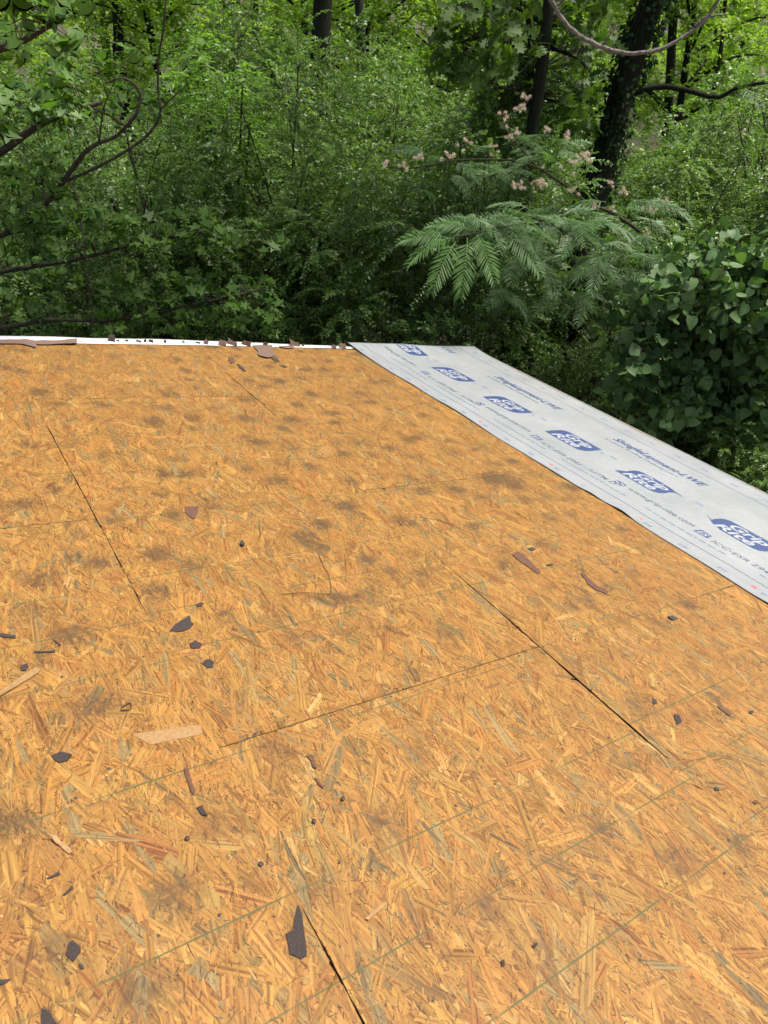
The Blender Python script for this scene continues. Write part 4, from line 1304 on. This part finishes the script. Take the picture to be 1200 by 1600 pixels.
def shape_leaves(name, mat, rim, pos, dirs, rng, size, nup=.7, droop=.4, fold=.12, dr0=.15):
    """many shaped leaves joined into one mesh"""
    rim = np.array(rim, float); n = len(rim)
    d = norm(dirs + rng.normal(0, .4, dirs.shape) + np.array([0, 0, -droop]))
    nm = norm(np.array([0, -.25, nup]) + rng.normal(0, .4, dirs.shape))
    side, n_ = frame_of(d, nm)
    s = (size * rng.uniform(.55, 1.15, len(pos)))[:, None, None]
    mid = np.stack([np.zeros(n), np.linspace(0, 1, n)], 1)
    pl = np.concatenate([mid, rim, rim * np.array([-1, 1])])
    z = np.abs(pl[:, 0]) * fold - dr0 * np.clip(pl[:, 1], 0, None) ** 2
    v = pos[:, None] + s * (side[:, None] * pl[None, :, 0, None] + d[:, None] * pl[None, :, 1, None] + n_[:, None] * z[None, :, None])
    i = np.arange(n - 1)
    f = np.concatenate([np.stack([i, i + n, i + n + 1, i + 1], 1), np.stack([i, i + 1, i + 2 * n + 1, i + 2 * n], 1)])
    F = ((np.arange(len(pos)) * 3 * n)[:, None, None] + f[None]).reshape(-1, 4)
    t = np.repeat(np.clip(rng.normal(.45, .2, len(pos)), 0, 1), 3 * n)
    return np_mesh(name, v.reshape(-1, 3), [F], mat, dict(tint=('FLOAT', 'POINT', t)))


# oak leaves, in whorls at the twig ends
okr = np.random.default_rng(71)
ok_m = [rim_leaf('leaf', OAKR, LEAF_OAK, .12, .10, .18, t) for t in (.15, .45, .8)]
cl = []
for (x0, y0, x1, y1, d0, d1, cnt) in ((690, 0, 800, 120, 7.6, 8.3, 60), (760, 60, 930, 200, 8.3, 9.4, 80), (800, -30, 960, 90, 8.0, 9.0, 55), (740, 120, 870, 250, 8.4, 9.2, 45), (880, 60, 950, 200, 8.6, 9.6, 22)):
    for q in range(cnt):
        cl.append(np.array(at(okr.uniform(x0, x1), okr.uniform(y0, y1), okr.uniform(d0, d1))) - oorg)
cl = np.array(cl)
pos = np.repeat(cl, 6, 0); dirs = rand_dirs(okr, len(pos), -.1) * np.array([1, 1, .6])
pos = pos + dirs * .03
rest = scatter_leaves(oak_tree, ok_m, (pos, dirs), okr, 300, .17, oorg, .75, .25)
tag(link('leaves', shape_leaves('leaves', LEAF_OAK, OAKR, pos[rest], dirs[rest], okr, .16, .75, .25), oak_tree), kind='stuff')
# twigs joining each whorl to the nearest limb point
lim_pts = np.concatenate([np.array([(o.matrix_local @ v.co) for v in o.data.vertices][::7]) for o in oak_tree.children if o.name.startswith('limb') or o.name.startswith('trunk')])
near = lim_pts[np.argmin(((cl[:, None] - lim_pts[None]) ** 2).sum(-1), 1)]
tws = np.stack([near, near * .5 + cl * .5 + np.array([0, 0, .05]), cl], 1)
v, f = twig_mesh(tws, .008)
tag(link('twigs', np_mesh('twigs', v, [f], BARK_BROWN), oak_tree), kind='stuff')

# ------------------------------------------------------------------ sweetgum at left: trunk beyond the frame, limbs reach in
gr_ = np.random.default_rng(81)
gum, gorg, gpath, grad = trunk_tree('sweetgum_tree', [(-170, 420), (-160, 250), (-150, 60), (-140, -200)], [6.4] * 4, [.15, .145, .14, .12], 'star leaved tree reaching in from the left picture edge with bare curving limbs', mat=BARK_GREY)
gl = [([(-165, 300), (-60, 262), (0, 238), (60, 196), (120, 172), (160, 160)], [6.3, 5.9, 5.7, 5.6, 5.5, 5.5], (.038, .012)),
      ([(-160, 420), (20, 360), (80, 308), (110, 268), (135, 236), (158, 222), (180, 214), (197, 198)], [6.4, 6.1, 5.9, 5.85, 5.8, 5.8, 5.8, 5.75], (.026, .010)),
      ([(197, 198), (213, 178), (219, 150), (208, 130), (188, 122), (165, 130)], [5.75, 5.7, 5.7, 5.65, 5.6, 5.6], (.013, .005)),
      ([(105, 282), (150, 262), (190, 240), (230, 212), (250, 178), (247, 140), (248, 90), (256, 40), (260, -20)], [5.85, 5.8, 5.8, 5.75, 5.7, 5.7, 5.65, 5.6, 5.6], (.012, .006)),
      ([(197, 198), (170, 180), (145, 168), (128, 158)], [5.75, 5.7, 5.6, 5.6], (.011, .005)),
      ([(155, 222), (158, 195), (163, 165), (180, 125)], [5.8, 5.75, 5.7, 5.6], (.008, .003)),
      ([(250, 172), (272, 150), (290, 135)], [5.7, 5.6, 5.5], (.007, .003)),
      ([(-160, 120), (-60, 90), (20, 70), (80, 40)], [6.2, 5.2, 4.8, 4.6], (.04, .01)),
      ([(-170, 480), (-20, 430), (120, 405), (260, 370), (400, 352)], [6.5, 6.6, 6.6, 6.7, 6.7], (.028, .006)),
      ([(-170, 520), (0, 512), (80, 500), (180, 500), (330, 470), (420, 450)], [6.5, 6.6, 6.6, 6.6, 6.5, 6.4], (.028, .006)),
      ([(118, 300), (128, 360), (138, 430), (148, 520)], [6.0, 6.0, 6.0, 6.0], (.006, .004))]
for pts, ds, r in gl:
    p = smooth_path([np.array(at(x, y, d)) for (x, y), d in zip(pts, ds)], 30)
    v, f = tube_np(p - gorg, np.linspace(r[0], r[1], 30), 7)
    link('limb', np_mesh('limb', v, [f], BARK_LIMB, smooth=True), gum)
gum_m = [rim_leaf('leaf', GUMR, LEAF_GUM, .35, .10, .12, t) for t in (.12, .45, .85)]
cl = []
for (x0, y0, x1, y1, d0, d1, cnt) in ((-60, -20, 130, 90, 4.0, 4.9, 24), (-40, 120, 150, 200, 5.2, 5.9, 34), (60, 80, 260, 190, 5.7, 6.4, 22), (-40, 230, 110, 330, 5.6, 6.5, 34), (-30, 330, 110, 400, 5.8, 6.6, 36),
                                      (110, 330, 350, 385, 6.3, 7.0, 46), (330, 345, 440, 400, 6.4, 7.0, 16), (150, 430, 430, 525, 6.3, 7.0, 78), (-30, 400, 150, 500, 6.6, 7.4, 40)):
    for q in range(cnt):
        cl.append(np.array(at(gr_.uniform(x0, x1), gr_.uniform(y0, y1), gr_.uniform(d0, d1))) - gorg)
cl = np.array(cl)
pos = np.repeat(cl, 5, 0); dirs = rand_dirs(gr_, len(pos), 0) * np.array([1, 1, .4])
pos = pos + dirs * .05
near_cam = np.argsort(pos[:, 1])
rest = scatter_leaves(gum, gum_m, (pos, dirs), gr_, 300, .115, gorg, .8, .35)
tag(link('leaves', shape_leaves('leaves', LEAF_GUM, GUMR, pos[rest], dirs[rest], gr_, .11, .8, .35), gum), kind='stuff')
lim_pts = np.concatenate([np.array([v.co for v in o.data.vertices][::7]) for o in gum.children if o.name.startswith('limb')])
near = lim_pts[np.argmin(((cl[:, None] - lim_pts[None]) ** 2).sum(-1), 1)]
v, f = twig_mesh(np.stack([near, near * .5 + cl * .5 + np.array([0, 0, .04]), cl], 1), .005)
tag(link('twigs', np_mesh('twigs', v, [f], BARK_BROWN), gum), kind='stuff')


# ------------------------------------------------------------------ bright sapling with compound leaves
sp = np.random.default_rng(91)
sap_base = np.array(at(345, 300, 10.4)); sap_base[2] = 0
sap = empty('bright_sapling', sap_base)
tag(sap, 'bright yellow green sapling with long compound leaves, upper left of centre', 'sapling')
stems, O, D = [], [], []
for k in range(9):
    e = np.array(at(sp.uniform(280, 420), sp.uniform(60, 230), 10.0 + sp.uniform(-.7, .5))) - sap_base
    p = smooth_path([(sp.normal(0, .1), sp.normal(0, .1), 0), (e[0] * .3, e[1] * .3, e[2] * .55), (e[0] * .8, e[1] * .8, e[2] * .92), e], 16)
    stems.append((p, np.linspace(.028, .006, 16)))
    for q in range(30):
        i_ = sp.integers(7, 16)
        O.append(p[min(i_, 15)] + sp.normal(0, .05, 3)); a = sp.uniform(0, 6.28)
        D.append((math.cos(a), math.sin(a), sp.uniform(-.1, .6)))
O, D = np.array(O), norm(np.array(D))
Lv = spray_leaves(sp, O, D, sp.uniform(.35, .6, len(O)), 15, .115, .040, .45, np.clip(sp.normal(.55, .2, len(O)), 0, 1), .9, 1.1)
v1, f1 = join_np([tube_np(p, r, 6) for p, r in stems]); v2, f2 = twig_mesh(Lv[6], .004)
sv, sf_ = join_np([(v1, f1), (v2, f2)])
link('stems', np_mesh('stems', sv, [sf_], BARK_BROWN, smooth=True), sap)
tag(link('leaves', leaves_mesh('leaves', LEAF_BRIGHT, *Lv[:6], fold=.1), sap), kind='stuff')


# ------------------------------------------------------------------ silk tree with feathery fronds and pink flowers
def frond_mesh(seed, mat=None):
    rng = np.random.default_rng(seed)
    n = 16
    V, F, Tn = [], [], []
    ax = np.array([(0, t, .10 * math.sin(t * 2.4) - .28 * t * t) for t in np.linspace(0, 1, 14)])
    v, f = tube_np(ax, np.linspace(.008, .003, 14), 4)
    V.append(v); F.append(f); Tn.append(np.full(len(v), .9)); k0 = len(v)
    for k in range(n):
        t = .14 + .84 * k / (n - 1)
        b = np.array([0, t, .10 * math.sin(t * 2.4) - .28 * t * t])
        ln = .29 * math.sin(math.pi * (.22 + .68 * t)) ** .7
        for sg in (-1, 1):
            a = math.radians(62 - 26 * t + rng.normal(0, 4))
            d = np.array([sg * math.sin(a), math.cos(a), rng.normal(-.06, .08)])
            d /= np.linalg.norm(d)
            m = 13
            s = (np.arange(m) + .6) / m
            c = b + d * (s * ln)[:, None] + np.array([0, 0, -1]) * (s ** 2 * ln * .22)[:, None]
            w = .018 * np.sin(np.pi * (.12 + .80 * s)) ** .6
            perp = norm(np.cross(d, np.array([0, 0, 1.0])))
            for s2 in (-1, 1):
                p0 = c - d * .0085; p1 = c + d * .0085
                tip = c + (perp * s2 + d * .35) * w[:, None] + np.array([0, 0, .006])
                q0 = tip - d * .006; q1 = tip + d * .005
                vv = np.stack([p0, p1, q1, q0], 1).reshape(-1, 3)
                V.append(vv); F.append(np.arange(m)[:, None] * 4 + np.arange(4)[None] + k0); Tn.append(np.full(len(vv), .45 + rng.normal(0, .08))); k0 += len(vv)
    return np_mesh('frond', np.concatenate(V), [np.concatenate(F)], mat or LEAF_MIMOSA, dict(tint=('FLOAT', 'POINT', np.concatenate(Tn))))


fm = [frond_mesh(s) for s in (1, 2, 3)]
fm_young = [frond_mesh(s, LEAF_MIMOSA_YOUNG) for s in (4, 5, 6)]
mr = np.random.default_rng(101)
mbase = np.array(at(955, 520, 8.3)); mbase[2] = 0
mim = empty('silk_tree', mbase)
tag(mim, 'silk tree with feathery fronds and pink tufted flowers beyond the roof corner', 'tree')
ml = [([(960, 760), (952, 560), (938, 470), (922, 410), (900, 375), (860, 350), (815, 335)], [8.3, 8.1, 7.8, 7.5, 7.2, 6.9, 6.7], (.035, .010)),
      ([(860, 350), (800, 352), (740, 365), (690, 372)], [6.9, 6.7, 6.5, 6.4], (.012, .005)),
      ([(952, 560), (1000, 470), (1010, 380), (960, 335), (920, 318), (880, 288), (840, 262), (800, 250)], [8.1, 7.9, 7.8, 7.7, 7.6, 7.5, 7.4, 7.4], (.024, .008)),
      ([(800, 250), (720, 250), (650, 262), (605, 262)], [7.4, 7.4, 7.5, 7.5], (.009, .004)),
      ([(840, 262), (800, 215), (790, 190), (825, 160)], [7.4, 7.4, 7.4, 7.4], (.008, .004)),
      ([(920, 318), (960, 290), (1010, 330), (1020, 370)], [7.6, 7.5, 7.5, 7.5], (.008, .004)),
      ([(922, 410), (960, 420), (1010, 440), (1060, 475)], [7.5, 7.2, 6.9, 6.8], (.012, .005)),
      ([(900, 375), (930, 360), (965, 368)], [7.2, 7.0, 6.9], (.01, .004))]
for pts, ds, r in ml:
    pp = [np.array(at(x, y, d)) for (x, y), d in zip(pts, ds)]
    if pts[0][1] == 760: pp[0] = mbase.copy()
    p = smooth_path(pp, 26)
    v, f = tube_np(p - mbase, np.linspace(r[0], r[1], 26), 7)
    link('trunk' if pts[0][1] == 760 else 'limb', np_mesh('limb', v, [f], BARK_BROWN, smooth=True), mim)


def put_frond(px, py, dep, ang, size, dip, meshes=fm):
    """ang: heading in the picture (0 = right, 90 = away), frond hangs by dip"""
    b = np.array(at(px, py, dep)) - mbase
    d = norm(np.array([math.cos(ang), math.sin(ang), dip]))
    nm = norm(np.array([0, -.22, 1.0]) + mr.normal(0, .20, 3))
    side = norm(np.cross(d, nm)); n_ = np.cross(side, d)
    o = link('frond', meshes[mr.integers(3)], mim)
    s = size
    o.matrix_local = Matrix(((side[0] * s, d[0] * s, n_[0] * s, b[0]), (side[1] * s, d[1] * s, n_[1] * s, b[1]), (side[2] * s, d[2] * s, n_[2] * s, b[2]), (0, 0, 0, 1)))


R = math.radians
for px, py, dep, a, s, dip in ((700, 372, 6.4, R(178), 0.43, .05), (705, 372, 6.35, R(205), 0.45, -.25), (712, 378, 6.35, R(235), 0.48, -.75), (730, 372, 6.4, R(262), 0.50, -1.1), (745, 368, 6.45, R(290), 0.45, -.6), (735, 360, 6.5, R(160), 0.41, .15)):
    put_frond(px, py, dep, a, s, dip, fm_young)
for (x0, y0, x1, y1, d0, d1, cnt, dp) in ((720, 325, 880, 360, 6.6, 7.0, 26, -.1), (790, 350, 960, 420, 6.6, 7.2, 34, -.3), (900, 390, 1060, 470, 6.7, 7.3, 34, -.35), (860, 310, 1000, 370, 6.8, 7.5, 18, -.05),
                                          (780, 400, 900, 460, 6.8, 7.3, 12, -.4), (640, 240, 840, 300, 7.3, 7.8, 22, .0), (780, 180, 900, 280, 7.4, 7.9, 18, 0), (960, 300, 1040, 380, 7.4, 7.9, 10, 0), (1150, 110, 1240, 160, 7.0, 7.4, 6, -.1)):
    for q in range(cnt):
        put_frond(mr.uniform(x0, x1), mr.uniform(y0, y1), mr.uniform(d0, d1), mr.uniform(0, 6.28), mr.uniform(.34, .50) * (.75 if y1 < 310 else 1.0), dp * .6 + mr.normal(0, .18))


def flower_mesh(seed):
    rng = np.random.default_rng(seed)
    V, F, k = [], [], 0
    for c_ in range(5):
        c0 = rng.normal(0, .034, 3)
        n = 80
        d = rand_dirs(rng, n, .45)
        ln = rng.uniform(.014, .030, n)
        s = norm(np.cross(d, rng.normal(size=(n, 3)))) * .0012
        b = c0 + d * .003
        t = c0 + d * ln[:, None]
        v = np.stack([b - s * .6, b + s * .6, t + s, t - s], 1).reshape(-1, 3)
        V.append(v); F.append(np.arange(n)[:, None] * 4 + np.arange(4)[None] + k); k += len(v)
    me = np_mesh('flower', np.concatenate(V), [np.concatenate(F)], FLOWER)
    me.materials.append(FLOWER_PALE)
    idx = (rng.random(len(me.polygons)) < .45).astype(np.int32)
    me.polygons.foreach_set('material_index', idx)
    return me


flm = [flower_mesh(s) for s in (1, 2, 3)]
for px, py in ((600, 258), (650, 245), (634, 262), (703, 244), (730, 229), (768, 232), (783, 188), (792, 213), (808, 207), (823, 152), (808, 168), (857, 203), (886, 212), (893, 258), (905, 250), (919, 240), (917, 247), (815, 292), (835, 290), (852, 286), (893, 298), (953, 284),
               (978, 300), (930, 322), (955, 325), (1018, 328), (1035, 318), (1010, 366), (738, 338), (758, 345), (1192, 115), (803, 289), (846, 292)):
    o = link('flower', flm[mr.integers(3)], mim)
    o.location = Vector(np.array(at(px, py, mr.uniform(6.9, 7.3))) - mbase)
    o.rotation_euler = (mr.uniform(-.5, .5), mr.uniform(-.5, .5), mr.uniform(0, 6.28))
    s = mr.uniform(.6, 1.0); o.scale = (s, s, s)

# ------------------------------------------------------------------ heart leaved bush by the eave
hr = np.random.default_rng(111)
hb_base = np.array(at(1120, 640, 7.0)); hb_base[2] = 0
hbush = empty('heart_leaved_bush', hb_base)
tag(hbush, 'bush with broad heart shaped leaves beside the eave at the right edge', 'bush')
ht_m = [rim_leaf('leaf', HEART, LEAF_HEART, .25, .16, .16, t) for t in (.15, .45, .8)]
stems, P_, D_ = [], [], []
for k in range(165):
    px, py = hr.uniform(945, 1330), hr.uniform(395, 800)
    lim = 395 + max(0, (1080 - px)) * .9
    py = max(py, lim)
    e = np.array(at(px, py, hr.uniform(6.1, 7.2))) - hb_base
    p = smooth_path([(hr.normal(0, .25), hr.normal(0, .25), 0), (e[0] * .35 + .1, e[1] * .3 + .2, e[2] * .6), (e[0] * .8, e[1] * .8 + .1, e[2] * 1.0), e], 16)
    stems.append((p, np.linspace(.016, .004, 16)))
    for q in range(34):
        i_ = hr.integers(7, 16)
        P_.append(p[i_] + hr.normal(0, .07, 3)); dd = norm(p[i_] - p[i_ - 1] + hr.normal(0, .7, 3)); D_.append(dd)
P_, D_ = np.array(P_), np.array(D_)
v, f = join_np([tube_np(p, r, 5) for p, r in stems])
link('stems', np_mesh('stems', v, [f], BARK_BROWN, smooth=True), hbush)
order = np.argsort(P_[:, 1] + hr.normal(0, .25, len(P_)))
rest = scatter_leaves(hbush, ht_m, (P_[order[:440]], D_[order[:440]]), hr, 300, .115, None, .75, .5)
rest = np.concatenate([order[:440][rest], order[420:]])
tag(link('leaves', shape_leaves('leaves', LEAF_HEART, HEART, P_[rest], D_[rest], hr, .115, .7, .5, .16, .16), hbush), kind='stuff')

# thin bare vine stems behind the roof corner
tv = empty('bare_vine', at(768, 545, 7.0))
tag(tv, 'thin bare vine stems rising in an arch behind the roof corner', 'vine')
for pts in ([(762, 600), (764, 530), (770, 505), (785, 492), (800, 497)], [(768, 600), (769, 540), (766, 500), (768, 480)], [(840, 640), (835, 600), (828, 575)]):
    p = smooth_path([np.array(at(x, y, 7.0)) for x, y in pts], 20)
    v, f = tube_np(p - np.array(tv.location), np.linspace(.006, .003, 20), 5)
    link('stem', np_mesh('stem', v, [f], BARK_GREY, smooth=True), tv)
